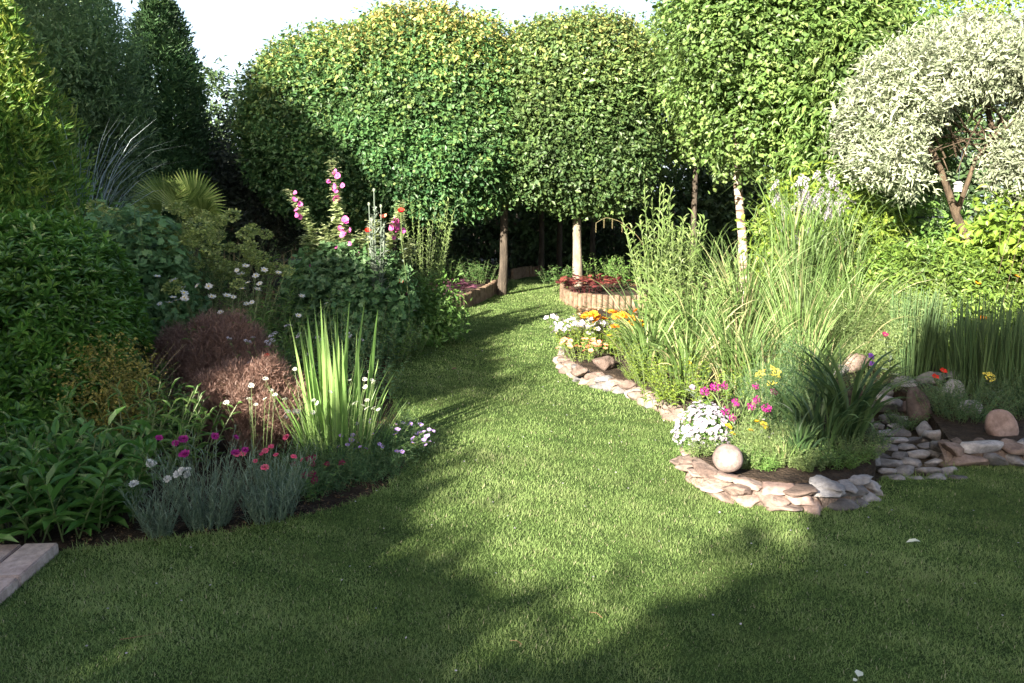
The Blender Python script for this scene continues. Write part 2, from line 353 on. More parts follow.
def flower_mesh(kind,r,seed=1):
    """returns MB facing +Z, petals slot 0, centre slot 1"""
    mb=MB(); g=rg(seed)
    if kind in('daisy','five','phlox','poppy','mallow'):
        n={'daisy':12,'five':5,'phlox':5,'poppy':5,'mallow':5}[kind]; wd={'daisy':.38,'five':1.0,'phlox':.85,'poppy':1.25,'mallow':1.15}[kind]
        cup={'daisy':.15,'five':.25,'phlox':.1,'poppy':.9,'mallow':.55}[kind]
        a=np.arange(n)*2*PI/n+g.random(n)*.2
        D=np.stack([np.cos(a),np.sin(a),np.full(n,cup)+g.normal(size=n)*.08],1); N=np.stack([-cup*np.cos(a),-cup*np.sin(a),np.ones(n)],1)
        mb.leaves(np.zeros((n,3)),D,N,r*(1+.1*g.normal(size=n)),r*wd,'round',g.random(n))
        P=np.array([[(0,0,-r*.05),(0,0,r*.12),(0,0,r*.2)]]); mb.tubes(P,np.array([[.2,.22,.02]])*r,6,mi=1)
    elif kind=='double':
        for lay,(rr,cp,n) in enumerate([(1,.15,10),(.8,.5,9),(.55,1.1,8),(.35,2.,5)]):
            a=np.arange(n)*2*PI/n+lay
            D=np.stack([np.cos(a),np.sin(a),np.full(n,cp)+g.normal(size=n)*.1],1); N=np.stack([-cp*np.cos(a),-cp*np.sin(a),np.ones(n)],1)
            mb.leaves(np.zeros((n,3)),D,N,r*rr,r*.55,'round',g.random(n))
    elif kind=='umbel':
        n=46; a=g.random(n)*6.28; q=np.sqrt(g.random(n))*r
        P=np.stack([np.cos(a)*q,np.sin(a)*q,.25*r*(1-(q/r)**2)+g.normal(size=n)*r*.05],1)
        D=g.normal(size=(n,3))*[1,1,.25]; N=g.normal(size=(n,3))*.4+[0,0,1]
        mb.leaves(P-nrm(D)*r*.12,D,N,r*.30,r*.28,'round',g.random(n))
        S=np.stack([np.tile([[0,0,-r*.8]],(6,1)),np.stack([np.cos(np.arange(6))*r*.5,np.sin(np.arange(6))*r*.5,np.zeros(6)],1)],1)
        mb.tubes(S,np.full((6,2),r*.035),3,mi=1)
    elif kind=='ball':
        n=60; d=nrm(g.normal(size=(n,3))); P=d*r*(.6+.4*g.random(n))[:,None]*[1,1,.8]
        D=nrm(np.cross(d,g.normal(size=(n,3)))+d*.5); mb.leaves(P,D,d,r*.42,r*.36,'round',g.random(n))
    elif kind=='spike':
        n=46; t=g.random(n); a=np.arange(n)*2.4; q=r*(1-.7*t)
        P=np.stack([np.cos(a)*q*.4,np.sin(a)*q*.4,t*r*7],1); D=np.stack([np.cos(a),np.sin(a),-.2+.5*g.random(n)],1); N=g.normal(size=(n,3))*.4+[0,0,1]
        mb.leaves(P,D,N,q*.9,q*.8,'round',g.random(n))
    elif kind=='catkin':
        n=70; t=np.arange(n)/n; a=np.arange(n)*2.4; q=r*np.sin(PI*(.08+.86*t))
        P=np.stack([np.cos(a)*q*.4,np.sin(a)*q*.4,-t*r*16],1); D=np.stack([np.cos(a),np.sin(a),np.full(n,-1.2)],1)
        mb.leaves(P,D,np.stack([np.cos(a),np.sin(a),np.ones(n)],1),r*1.6,r*.7,'rhomb',g.random(n))
        mb.tubes(np.array([[(0,0,0),(0,0,-r*8),(0,0,-r*16)]]),np.array([[r*.3,r*.35,r*.1]]),4,mi=0)
    elif kind=='bell':
        a=np.arange(6)*PI/3
        D=np.stack([np.cos(a),np.sin(a),np.full(6,-.8)],1); mb.leaves(np.zeros((6,3)),D,np.stack([np.cos(a),np.sin(a),np.ones(6)],1),r,r*.8,'leaf',g.random(6))
    elif kind=='pod':
        zz=np.array([0,.15,.5,.85,1,1.05])*r*1.6; P=np.stack([np.zeros(6),np.zeros(6),zz],1)[None]
        mb.tubes(P,np.array([[.1,.45,.62,.45,.6,.02]])*r,7)
    return mb
FMESH={}
def put_flower(parent,key,kind,mats,r,pos,face=(0,0,1),sc=1.,name='flower',roll=0):
    kk=(key,kind,r)
    from mathutils import Vector
    if kk not in FMESH:
        o=flower_mesh(kind,r,len(FMESH)+3).build(name,mats); FMESH[kk]=o.data
    else:
        o=bpy.data.objects.new(name,FMESH[kk]); COL.objects.link(o)
    o.parent=parent; o.location=pos
    q=Vector(face).to_track_quat('Z','Y'); o.rotation_euler=q.to_euler(); o.scale=(sc,sc,sc)
    return o

# ------------------------------------------------------------------ setting
def ngon(name, pts, z, mat, skirt=0.0, kind='structure'):
    import bmesh
    bm=bmesh.new(); vs=[bm.verts.new((x,y,z)) for x,y in pts]; f=bm.faces.new(vs)
    f.normal_update()
    if f.normal.z<0: f.normal_flip()
    if skirt:
        lo=[bm.verts.new((x,y,z-skirt)) for x,y in pts]
        for i in range(len(vs)):
            j=(i+1)%len(vs); bm.faces.new((vs[i],lo[i],lo[j],vs[j]))
    bmesh.ops.triangulate(bm,faces=[f])
    me=bpy.data.meshes.new(name); bm.to_mesh(me); bm.free(); me.materials.append(MT[mat])
    o=bpy.data.objects.new(name,me); COL.objects.link(o)
    if kind: o['kind']=kind
    return o
def inpoly(x,y,poly):
    ins=np.zeros(len(x),bool); n=len(poly); j=n-1
    for i in range(n):
        xi,yi=poly[i]; xj,yj=poly[j]
        c=((yi>y)!=(yj>y))&(x<(xj-xi)*(y-yi)/((yj-yi) or 1e-9)+xi); ins^=c; j=i
    return ins
def smooth_poly(pts,it=2):
    for _ in range(it):
        q=[]
        for i in range(len(pts)):
            a=pts[i]; b=pts[(i+1)%len(pts)]
            q+=[(a[0]*.75+b[0]*.25,a[1]*.75+b[1]*.25),(a[0]*.25+b[0]*.75,a[1]*.25+b[1]*.75)]
        pts=q
    return pts
def GP(l): return [G(*q)[:2] for q in l]
ngon('ground',[(-90,-60),(90,-60),(90,160),(-90,160)],0.0,'ground')
left_edge=[(62,556),(150,546),(235,536),(300,522),(350,508),(388,492),(408,470),(412,452),(404,430),(394,402),(389,374),(398,352),(420,344),(452,338),(462,328),(445,318),(440,314),(464,310),(487,300),(500,291),(512,281),(530,276)]
right_edge=[(556,276),(566,288),(561,303),(575,312),(578,330),(562,350),(557,368),(582,386),(624,397),(659,415),(684,430),(680,458),(686,484),(714,498),(746,508),(785,513),(851,509),(881,495),(884,482),(958,480),(946,467),(1024,467),(1080,467)]
LAWN=[(-2.6,1.2),(-1.95,2.2)]+[(G(0,612)[0]-.35,G(0,612)[1]-.25)]+GP([(0,610)])+smooth_poly(GP(left_edge),0)+GP(right_edge)+[(4.6,4.6),(5.2,1.0),(4.5,-1.5),(-2.5,-1.5)]
ngon('lawn',LAWN,0.022,'lawn_base',skirt=.05)
# lawn blades
def lawn_blades():
    r=rg(11); mb=MB(); Xs=[];Ys=[]
    for y0,y1,dens in [(.6,2.3,6000),(2.3,3.2,34000),(3.2,4.2,28000),(4.2,5.5,19000),(5.5,7.5,7500),(7.5,10,4500),(10,16,3000)]:
        xl,xr=-.72*y1-.3,.72*y1+.3
        n=int(dens*(y1-y0)*(xr-xl)); x=xl+(xr-xl)*r.random(n); y=y0+(y1-y0)*r.random(n)
        k=inpoly(x,y,LAWN); Xs.append(x[k]);Ys.append(y[k])
    ne=0
    for path in (left_edge,right_edge):   # unmown tufts along the edges
        for a,b in zip(path,path[1:]):
            A=np.array(G(*a)[:2]);B=np.array(G(*b)[:2]); m=int(np.linalg.norm(B-A)*700/(1+.25*max(A[1]-3,0))); t=r.random((m,1)); q=A+(B-A)*t+r.normal(size=(m,2))*.014
            Xs.append(q[:,0]);Ys.append(q[:,1]); ne+=m
    x=np.concatenate(Xs);y=np.concatenate(Ys);n=len(x); edge=np.arange(n)>=n-ne
    P0=np.stack([x,y,np.full(n,.02)],1)
    pn=noise3(P0,2.2,5)*.5+noise3(P0,9,6)*.5
    h=(.014+.008*r.random(n)+.007*pn)*(1+.05*np.maximum(y-3,0))*np.where(edge,1.2+1.6*r.random(n)**2,1); a=r.random(n)*6.28
    th=.35+1.15*r.random(n); P=[P0]
    for i,t in enumerate((.5,.5)):
        an=th+(.5*r.random(n) if i else 0)
        P.append(P[-1]+np.stack([np.sin(an)*np.cos(a),np.sin(an)*np.sin(a),np.cos(an)],1)*(h*t)[:,None])
    P=np.stack(P,1); w=(.0021+.0012*r.random(n))*(1+.22*np.maximum(y-2.5,0))
    sd=np.stack([-np.sin(a),np.cos(a),np.zeros(n)],1)
    rnd=.50+.30*pn+.12*r.normal(size=n); rnd=np.where(r.random(n)<.02,1.,np.clip(rnd,0,.9))
    Wd=w[:,None]*np.array([.9,.75,.08])[None]
    mb.strips(P,Wd,sd,rnd)
    o=mb.build('grass',['lawn_blade']); tag(o,'short mown green lawn grass','grass',kind='stuff')
lawn_blades()
# soil of the beds
ngon('left_bed_soil',GP([(60,553),(150,543),(235,533),(300,519),(350,505),(386,489),(405,468),(409,452),(401,430),(391,402),(386,374),(394,352),(420,341),(452,336)])+[(-1.6,9.6),(-6,10.5),(-8,5),(-3.2,3.1)],.012,'soil')
RB=GP([(566,345),(564,366),(586,382),(626,393),(660,411),(691,428),(690,455),(696,478),(718,491),(748,500),(785,505),(850,501),(874,488),(872,460),(868,430),(866,405)])+[(2.9,6.6),(4.2,9.2),(1.4,9.4)]+GP([(600,318)])
ngon('raised_bed_soil',RB,.13,'soil',skirt=.13)
RB2=GP([(950,462),(1100,462)])+[(6.0,5.2),(6.5,9.0),(4.2,9.15),(2.95,6.5)]+GP([(905,408),(930,432)])
ngon('pond_bed_soil',RB2,.12,'soil',skirt=.12)
# soil crumbs and leaf litter
def crumbs():
    r=rg(71); mb=MB(); pts=[]
    for a,b in zip(left_edge[:14],left_edge[1:14]):
        A=np.array(G(*a)[:2]);B=np.array(G(*b)[:2]); n=int(np.linalg.norm(B-A)*900)+1
        t=r.random(n)[:,None]; nn=np.array([-(B-A)[1],(B-A)[0]])/np.linalg.norm(B-A)
        pts.append(A+(B-A)*t+nn*(r.random(n)[:,None]*.35-.01))
    p=np.concatenate(pts); n=len(p); P=np.concatenate([p,np.full((n,1),.02)],1)
    mb.leaves(P,r.normal(size=(n,3))*[1,1,.3],r.normal(size=(n,3))*.5+[0,0,1],.006+.022*r.random(n)**2,.004+.012*r.random(n)**2,'rhomb',r.random(n)**2)
    x=r.random(9000)*7-4.2; y=10.5+r.random(9000)*6.5
    k=~inpoly(x,y,LAWN); P=np.stack([x[k],y[k],np.full(k.sum(),.03)],1); n=len(P)
    mb.leaves(P,r.normal(size=(n,3))*[1,1,.3],r.normal(size=(n,3))*.5+[0,0,1],.06,.04,'leaf',r.random(n))
    tag(mb.build('leaf_litter',['litter']),'dry crumbs and fallen leaves on the bare soil','litter',kind='stuff')
crumbs()

# ------------------------------------------------------------------ stones
def stone(name,size,seed,mat,loc,rz=0,label='',cat='stone',group=None,flat=0.,sub=3,rough=.24,tilt=(0,0),boxy=4.0,chips=12):
    import bmesh
    bm=bmesh.new(); bmesh.ops.create_icosphere(bm,subdivisions=sub,radius=1)
    v=np.array([w.co[:] for w in bm.verts])
    q=(np.abs(v)**boxy).sum(1)**(-1/boxy)
    v=v*q[:,None]; n=noise3(v,1.3,seed)*.55+noise3(v,3.5,seed+1)*.35+noise3(v,9,seed+2)*.22
    r=rg(seed)
    for _ in range(chips):  # chipped planes
        d=nrm(r.normal(size=3)); lim=.52+.30*r.random(); s=v@d; v=v-np.maximum(s-lim,0)[:,None]*d*.95
    v=v*(1+rough*n)[:,None]
    v=v*np.array(size)/2*1.12
    v[:,2]=np.maximum(v[:,2],-size[2]*.46)
    for w,c in zip(bm.verts,v): w.co=c
    me=bpy.data.meshes.new(name); bm.to_mesh(me); bm.free(); me.materials.append(MT[mat])
    me.polygons.foreach_set('use_smooth',np.ones(len(me.polygons),bool))
    o=bpy.data.objects.new(name,me); COL.objects.link(o); o.location=(loc[0],loc[1],loc[2]+size[2]*.46); o.rotation_euler=(tilt[0],tilt[1],rz)
    return tag(o,label,cat,group)
def resample(pts,lens):
    P=[np.array(p) for p in pts]; out=[]; i=0; pos=P[0].copy(); 
    for L in lens:
        a=pos.copy(); need=L
        while i<len(P)-1:
            d=np.linalg.norm(P[i+1]-pos)
            if d>need: pos=pos+(P[i+1]-pos)/d*need; need=0; break
            need-=d; pos=P[i+1].copy(); i+=1
        out.append((a,pos.copy()))
        if need>0: break
    return out
def smooth_line(pts,step=.04):
    out=[]
    for a,b in zip(pts,pts[1:]):
        n=max(1,int(math.dist(a,b)/step)); out+=[(a[0]+(b[0]-a[0])*i/n,a[1]+(b[1]-a[1])*i/n) for i in range(n)]
    return out+[pts[-1]]
def wall(mlabel,path_px,courses,mats,seed,lfun,inset=.05,meanlen=.2,group=None,depth=.14):
    r=rg(seed); pts=GP(path_px)
    tot=max(c[0]+c[1] for c in courses)*.86; q=smooth_line(pts); mb=MB(); prof=[(.0,-.02),(.012,tot*.45),(.05,tot*.8),(.10,tot),(.22,tot*.98)]
    P=[]
    for i in range(len(q)):
        d=np.array(q[min(i+1,len(q)-1)])-np.array(q[max(i-1,0)]); d=d/np.linalg.norm(d); nn=np.array([-d[1],d[0]])
        for (o_,z_) in prof: w=np.array(q[i])+nn*(o_+.012*r.normal()); P.append((w[0],w[1],z_*(1+.08*r.normal())))
    k=len(prof); F=[]
    for i in range(len(q)-1):
        for j in range(k-1): a_=i*k+j; F+=[(a_,a_+k,a_+k+1),(a_,a_+k+1,a_+1)]
    mb.add(P,F); o=mb.build('wall_mortar','mortar',smooth=True); tag(o,mlabel,'wall core')
    for ci,(z0,hh,ins) in enumerate(courses):
        lens=meanlen*(.6+.9*r.random(60)); seg=resample(pts,lens)
        if np.linalg.norm(seg[-1][1]-seg[-1][0])<.06: seg=seg[:-1]
        for i,(a,b) in enumerate(seg):
            d=b-a; L=np.linalg.norm(d); ang=math.atan2(d[1],d[0]); nn=np.array([-d[1],d[0]])/L
            c=(a+b)/2+nn*(ins+inset)
            h=hh*(.85+.3*r.random()); mat=mats[int(r.random()*len(mats))]
            stone('edging_stone',(L*1.08,depth*(.8+.5*r.random()),h*1.15),seed*100+ci*40+i,mat,(c[0],c[1],z0+(r.random()-.5)*.01),ang+(r.random()-.5)*.2,
                  lfun(ci,i,len(seg)),'stone',group,tilt=((r.random()-.5)*.15,(r.random()-.5)*.15))
wall('earthy mortar holding the sunny edging stones below the orange flowers',[(560,356),(558,370),(583,387),(624,397),(660,415),(686,431)],[(0,.075,0),(.06,.055,.04)],['stone_pink','stone_pink','stone_grey'],3,
     lambda c,i,n:f'sunlit {"low" if c==0 else "upper"} edging stone, {ORD[i]} from the orange flowers towards the stone ball','stone' and .03,.13,'stones edging the far raised bed')
def lf(c,i,n): return f'{"rough base" if c==0 else ("flat capping" if c==2 else "middle")} stone of the near wall, {ORD[i]} in its course from the white phlox'
wall('pinkish mortar between the stones of the near raised bed wall',[(684,461),(687,486),(714,500),(746,510),(785,515),(820,513)],[(0,.062,-.005),(.052,.05,.02),(.095,.035,.05)],['stone_pink','stone_pink','stone_rose'],5,lf,.03,.19,'stones of the near raised bed wall',.18)
wall('grey brown mortar at the shaded corner of the near raised bed',[(820,513),(851,511),(880,497)],[(0,.06,0),(.05,.055,.02),(.095,.04,.05)],['stone_grey','stone_pale'],6,
     lambda c,i,n:f'shaded grey wall stone at the lawn corner, {ORD[c]} course up, {ORD[i]} from the pink stones',.03,.15,'grey stones of the near raised bed wall',.16)
wall('dark earth packed between the stones of the low wall beyond the path',[(945,469),(1024,469),(1100,469)],[(0,.08,0),(.07,.07,.04)],['stone_grey','stone_pale','stone_pink'],7,
     lambda c,i,n:f'shaded {"bottom" if c==0 else "top"} stone of the low wall beyond the paving, {ORD[i]} from the stone path',.03,.17,'stones of the low wall beside the paving',.15)
def st(px,py,size,mat,seed,label,z=0.,rz=0,tilt=(0,0),name='stone',boxy=3.,rough=.2,chips=9):
    g=G(px,py,z); stone(name,size,seed,mat,g,rz,label,'stone',tilt=tilt,boxy=boxy,rough=rough,chips=chips)
st(605,372,(.20,.17,.17),'stone_pink',201,'large round pinkish boulder behind the edging below the salmon flowers',z=.10,boxy=2.3,name='boulder')
st(580,376,(.13,.11,.10),'stone_pink',202,'small rounded stone beside the large round pink boulder',z=.09)
st(888,410,(.20,.13,.13),'stone_pale',204,'bright pale angular stone behind the strappy leaves',z=.05,name='rockery_stone')
st(874,412,(.16,.12,.10),'stone_grey',205,'grey stone just beside the bright pale angular stone',z=.02,name='rockery_stone')
st(905,392,(.20,.14,.15),'stone_pale',206,'pale blocky stone at the back of the pond edge',z=.06,name='rockery_stone')
st(893,424,(.18,.13,.08),'stone_grey',207,'low grey stone in front of the bright angular one',name='rockery_stone')
st(932,388,(.22,.15,.13),'stone_grey',208,'grey stone under the red flowers',z=.08,name='rockery_stone')
st(951,400,(.15,.13,.16),'stone_pale',209,'pale upright stone next to the reeds',z=.1,name='rockery_stone')
st(958,386,(.17,.13,.12),'stone_grey',219,'grey stone behind the pale upright stone',z=.1,name='rockery_stone')
st(882,398,(.16,.13,.10),'stone_grey',210,'grey stone behind the bright angular stone',z=.03,name='rockery_stone')
st(966,415,(.16,.13,.11),'stone_pale',211,'pale stone below the reeds behind the green mound',z=.1,name='rockery_stone')
st(918,428,(.16,.12,.30),'stone_dark',212,'dark brown upright standing stone by the paving',tilt=(0,-.15),name='standing_stone',boxy=2.6,chips=4)
for i,(px,py,sz,mt,lab) in enumerate([(944,457,(.15,.11,.12),'stone_grey','grey stone at the bend where the low wall meets the path'),(934,444,(.13,.12,.12),'stone_pale','pale stone beside the path, just before the low wall'),(924,436,(.12,.11,.10),'stone_grey','small stone in front of the standing stone'),(906,412,(.13,.1,.10),'stone_dark','dark stone left of the standing stone'),(868,470,(.11,.12,.13),'stone_grey','grey stone under the strappy leaves at the path side'),(870,456,(.12,.12,.13),'stone_pink','pinkish stone under the strappy leaves, second from the lawn'),(867,440,(.12,.13,.12),'stone_grey','grey stone under the strappy leaves, deeper along the path'),(864,424,(.12,.13,.12),'stone_pale','pale stone under the strappy leaves at the far end of the path side')]):
    st(px,py,sz,mt,250+i,lab,name='rockery_stone')
st(1000,443,(.17,.13,.22),'stone_rose',213,'smooth rose coloured boulder with a slanting top by the low wall',z=.06,tilt=(0,-.5),name='boulder',boxy=2.0,rough=.14,chips=2)
st(855,372,(.20,.15,.16),'stone_pink',214,'pinkish grey rock under the violet flower',z=.13,name='rockery_stone')
st(838,378,(.16,.15,.12),'stone_grey',215,'small grey rock next to the pinkish grey rock',z=.13,name='rockery_stone')
st(700,432,(.14,.12,.08),'stone_pink',216,'last low stone between the edging and the white phlox',z=.02)
# paving of the narrow path
r=random.Random(4)
k=0
rows=[(478,[893,915,938,955]),(470,[885,905,930,948]),(462,[892,912,932]),(454,[878,900,922,940]),(446,[888,907,926]),(439,[878,897,914,930]),(432,[886,903]),(425,[878,897,911]),(418,[888,904])]
for ri,(py,xs) in enumerate(rows):
    for ci,px in enumerate(xs):
        g=G(px,py,.02)
        stone('paving_stone',(.11+.06*r.random(),.07+.04*r.random(),.055),600+k,['stone_grey','stone_pale','stone_grey'][k%3],(g[0],g[1],-.014),r.random()*.6-.3,
              f'blue grey flagstone of the garden path, {ORD[ci]} across in the {ORD[ri]} row from the lawn','flagstone','flagstones of the narrow path',rough=.1,boxy=4)
        k+=1
# stone ball
import bmesh
bm=bmesh.new(); bmesh.ops.create_uvsphere(bm,u_segments=40,v_segments=24,radius=.080)
me=bpy.data.meshes.new('stone_ball')
for v in bm.verts:
    q_=np.array([v.co[:]])/.08; v.co=v.co*(1+.022*float(noise3(q_,1.6,3)[0])+.006*float(noise3(q_,9,4)[0])); v.co.z*=.96
bm.to_mesh(me); bm.free(); me.materials.append(MT['globe']); me.polygons.foreach_set('use_smooth',np.ones(len(me.polygons),bool))
o=bpy.data.objects.new('stone_ball',me); COL.objects.link(o); g=G(727,473,.15); o.location=(g[0],g[1],.15+.083)
tag(o,'smooth round pinkish stone ball on top of the near raised bed wall','stone ball')
# patio slabs
def slab(x0,x1,y0,y1,z,label,org,ang):
    bm=bmesh.new(); bmesh.ops.create_cube(bm,size=1)
    for v in bm.verts: v.co=((x0+x1)/2+v.co.x*(x1-x0-.012),(y0+y1)/2+v.co.y*(y1-y0-.012),z/2+v.co.z*z)
    bmesh.ops.bevel(bm,geom=bm.edges[:],offset=.006,segments=2,affect='EDGES')
    me=bpy.data.meshes.new('patio_slab'); bm.to_mesh(me); bm.free(); me.materials.append(MT['paver'])
    o=bpy.data.objects.new('patio_slab',me); COL.objects.link(o); o.location=org; o.rotation_euler=(0,0,ang)
    tag(o,label,'paving slab','pinkish patio slabs')
A=np.array(G(62,556)[:2]); B=np.array(G(0,612)[:2]); ax=math.atan2((A-B)[1],(A-B)[0])
# local x along the lawn edge from corner A backwards
slab(-.34,0,0,.16,.07,'narrow pinkish border slab nearest the tip of the patio corner',(A[0],A[1],0),ax)
slab(-.80,-.34,0,.16,.07,'narrow pinkish border slab along the lawn, cut by the picture edge',(A[0],A[1],0),ax)
slab(-1.26,-.80,0,.16,.07,'narrow pinkish border slab furthest from the patio tip',(A[0],A[1],0),ax)
slab(-.80,-.0,.16,.62,.068,'large pinkish patio slab under the broad leaved perennials',(A[0],A[1],0),ax)
slab(-1.26,-.80,.16,.62,.068,'pinkish patio slab behind the border slab furthest from the tip',(A[0],A[1],0),ax)

# ------------------------------------------------------------------ log edging
def log_edge(path,h,label,seed,z0=0.):
    pts=GP(path); r=rg(seed); seg=resample(pts,[.085]*100)[:-1]
    t=thing('log_edging',label,'edging',(pts[0][0],pts[0][1],z0))
    bm=bmesh.new(); bmesh.ops.create_cone(bm,cap_ends=True,segments=14,radius1=.041,radius2=.041,depth=1)
    top=[e for e in bm.edges if all(v.co.z>0 for v in e.verts)]; bmesh.ops.bevel(bm,geom=top,offset=.008,segments=2,affect='EDGES')
    for v in bm.verts: v.co.z+=.5
    me=bpy.data.meshes.new('log'); bm.to_mesh(me); bm.free(); me.materials.append(MT['log'])
    for a,b in seg:
        c=(a+b)/2; o=bpy.data.objects.new('log',me); COL.objects.link(o); o.parent=t
        o.location=(c[0]-pts[0][0],c[1]-pts[0][1],0); o.scale=(1,1,h*(.95+.1*r.random())); o.rotation_euler=(0,0,r.random()*6)
    return t
log_edge([(436,314),(440,314),(464,310),(487,300),(500,291),(506,285)],.24,'curved border of short upright logs in shade beyond the lavatera',1)
log_edge([(563,293),(562,302),(569,307),(596,310),(625,311),(650,310)],.23,'sunlit border of short upright logs under the red heuchera',2)
log_edge([(512,281),(525,278),(542,277)],.24,'far short run of log edging between the dark trunks',3)

# ------------------------------------------------------------------ trees
def trunk_mb(paths_,sides=10,seed=1):
    """paths_: list of (points, radii)"""
    mb=MB()
    for pts,rad in paths_:
        P=np.array(pts,float); n=len(P); t=np.linspace(0,n-1,max(8,n*5)); i=np.minimum(t.astype(int),n-2); f=(t-i)[:,None]
        f2=f*f*(3-2*f)
        Q=P[i]*(1-f)+P[i+1]*f; R=np.interp(t,np.arange(n),rad)
        Q=Q+np.stack([noise3(Q,1.5,seed),noise3(Q,1.5,seed+1),np.zeros(len(Q))],1)*(.35*R[:,None])
        R=R*(1+.08*noise3(Q,7,seed+3))
        mb.tubes(Q[None],R[None],sides)
    return mb
def limbs(base,center,rad,n,r0,seed):
    r=rg(seed); out=[]; b=np.array(base,float)
    for i in range(n):
        d=nrm(r.normal(size=3)+[0,0,.3]); e=np.array(center)+d*np.array(rad)*.85; m=(b+e)/2+r.normal(size=3)*.15+[0,0,.1]
        s=b-[0,0,.25*r.random()]
        out.append(([s,m,e],[r0,r0*.55,r0*.15]))
    return out
def std_tree(name,label,cat,base,cz,rad,bark,leaf,n,L,Wd,seed,tr=.06,per=8,group=None,lean=0.,cx=0.,crownname='crown',**kw):
    t=thing(name,label,cat,(base[0],base[1],0),0,group)
    c=(cx,0,cz); zb=cz-rad[2]
    pt=[(lean,0,-.05),(lean*.55,.01,zb*.55),(0,0,zb+.2),(cx*.3,0,(zb+cz)*.5),(cx*.6,0,cz)]
    br=[(pt,[tr*1.3,tr*1.0,tr*.9,tr*.7,tr*.5])]+limbs((0,0,zb+.3),c,rad,9,tr*.45,seed)
    trunk_mb(br,seed=seed).build('trunk',bark,t,smooth=True)
    mb=MB(); crown(mb,c,rad,n,per,L,Wd,seed,**kw); mb.build(crownname,leaf,t)
    return t
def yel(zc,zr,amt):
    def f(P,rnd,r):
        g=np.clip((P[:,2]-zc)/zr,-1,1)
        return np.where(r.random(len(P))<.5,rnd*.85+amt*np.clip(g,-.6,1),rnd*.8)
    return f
# hornbeams of the front row
def W3(px,py,Y): return W(px,py,Y)
a=W(338,100,14.); b=W(338,22,14.); lo=W(338,222,13.)
def px_m(Y): return (Y*math.cos(PITCH))/FPX
def horn(label,pxl,pxr,pyt,pyb,Y,dep,tpx,seed,n,leaf='hornbeam',amt=.3,trunk='bark',tr=.06,tbase=None,**kw):
    top=W((pxl+pxr)/2,pyt,Y-dep*.55)[2]-.10; bot=W((pxl+pxr)/2,pyb,Y-dep*.6)[2]
    xl=W(pxl,130,Y-dep*.3)[0]+.12; xr=W(pxr,130,Y-dep*.3)[0]-.12; cx=(xl+xr)/2
    tx=W(tpx,285,Y)[0]
    cz=(top+bot)/2; rz=(top-bot)/2
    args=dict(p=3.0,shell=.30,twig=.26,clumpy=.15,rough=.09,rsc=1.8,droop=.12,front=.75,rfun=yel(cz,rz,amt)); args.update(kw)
    return std_tree('hornbeam_tree',label,'tree',(tx,Y),cz,((xr-xl)/2,dep,rz),trunk,leaf,n,.060,.046,seed,tr=tr,cx=cx-tx,**args)
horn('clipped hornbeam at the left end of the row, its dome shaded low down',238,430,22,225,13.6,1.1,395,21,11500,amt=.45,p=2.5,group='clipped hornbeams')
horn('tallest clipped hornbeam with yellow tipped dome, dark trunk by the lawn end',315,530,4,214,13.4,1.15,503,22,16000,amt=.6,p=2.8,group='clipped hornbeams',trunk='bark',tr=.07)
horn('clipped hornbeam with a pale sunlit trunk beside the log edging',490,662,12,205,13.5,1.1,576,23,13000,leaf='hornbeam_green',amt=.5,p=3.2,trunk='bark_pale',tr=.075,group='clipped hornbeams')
horn('back row hornbeam, slim dark trunk close left of the pale sunlit trunk',480,640,30,215,17.0,1.2,559,24,2200,leaf='hornbeam_green',amt=.1,group='clipped hornbeams')
horn('back row hornbeam with dark trunk near the far log edging',400,520,45,215,17.0,1.2,541,25,2200,leaf='hornbeam_green',amt=.1,group='clipped hornbeams')
horn('back row hornbeam, dark leaning trunk right of the pale sunlit trunk',590,700,45,212,18.,1.2,592,26,2200,leaf='hornbeam_green',amt=.1,group='clipped hornbeams')
horn('back row hornbeam whose dark trunk stands behind the lavatera',300,450,50,220,17.0,1.2,445,27,2200,leaf='hornbeam_green',amt=.1,group='clipped hornbeams')
# birch on the right
Y=10.6
t=std_tree('birch_tree','broad bright green birch with a slim white trunk rising from the tall grasses','tree',(W(731,270,Y)[0],Y),3.72,(1.33,1.1,1.66),'bark_birch','birch_leaf',8200,.062,.048,31,
     tr=.055,per=8,cx=.36,lean=.25,p=2.3,shell=.5,twig=.36,rough=.24,rsc=2.2,droop=.3,front=.68,clumpy=.25)
std_tree('understorey_tree','small tree with reddish brown trunk under the birch, beside the tall leafy plant','tree',(W(691,280,14.)[0],14.),3.6,(1.1,1.0,1.3),'bark','birch_leaf',2800,.062,.05,32,tr=.05,p=2.4,shell=.3,twig=.3,front=.7)
std_tree('birch_tree','feathery yellow green birch top far behind the variegated tree','tree',(W(925,280,17)[0],17),4.6,(2.6,1.6,1.9),'bark','yellow_green',3600,.07,.05,33,tr=.09,shell=.5,twig=.4,rough=.3,clumpy=.5)
# willow-like green mass between birch and variegated tree
std_tree('cherry_laurel_tree','green leafy shrub tree with drooping leaves squeezed between birch and variegated tree','tree',(W(850,280,9.9)[0],9.9),2.55,(.95,.8,1.25),'bark','birch_leaf',2600,.11,.034,34,tr=.05,shell=.35,twig=.3,droop=.45,front=.7,tmpl='leaf')
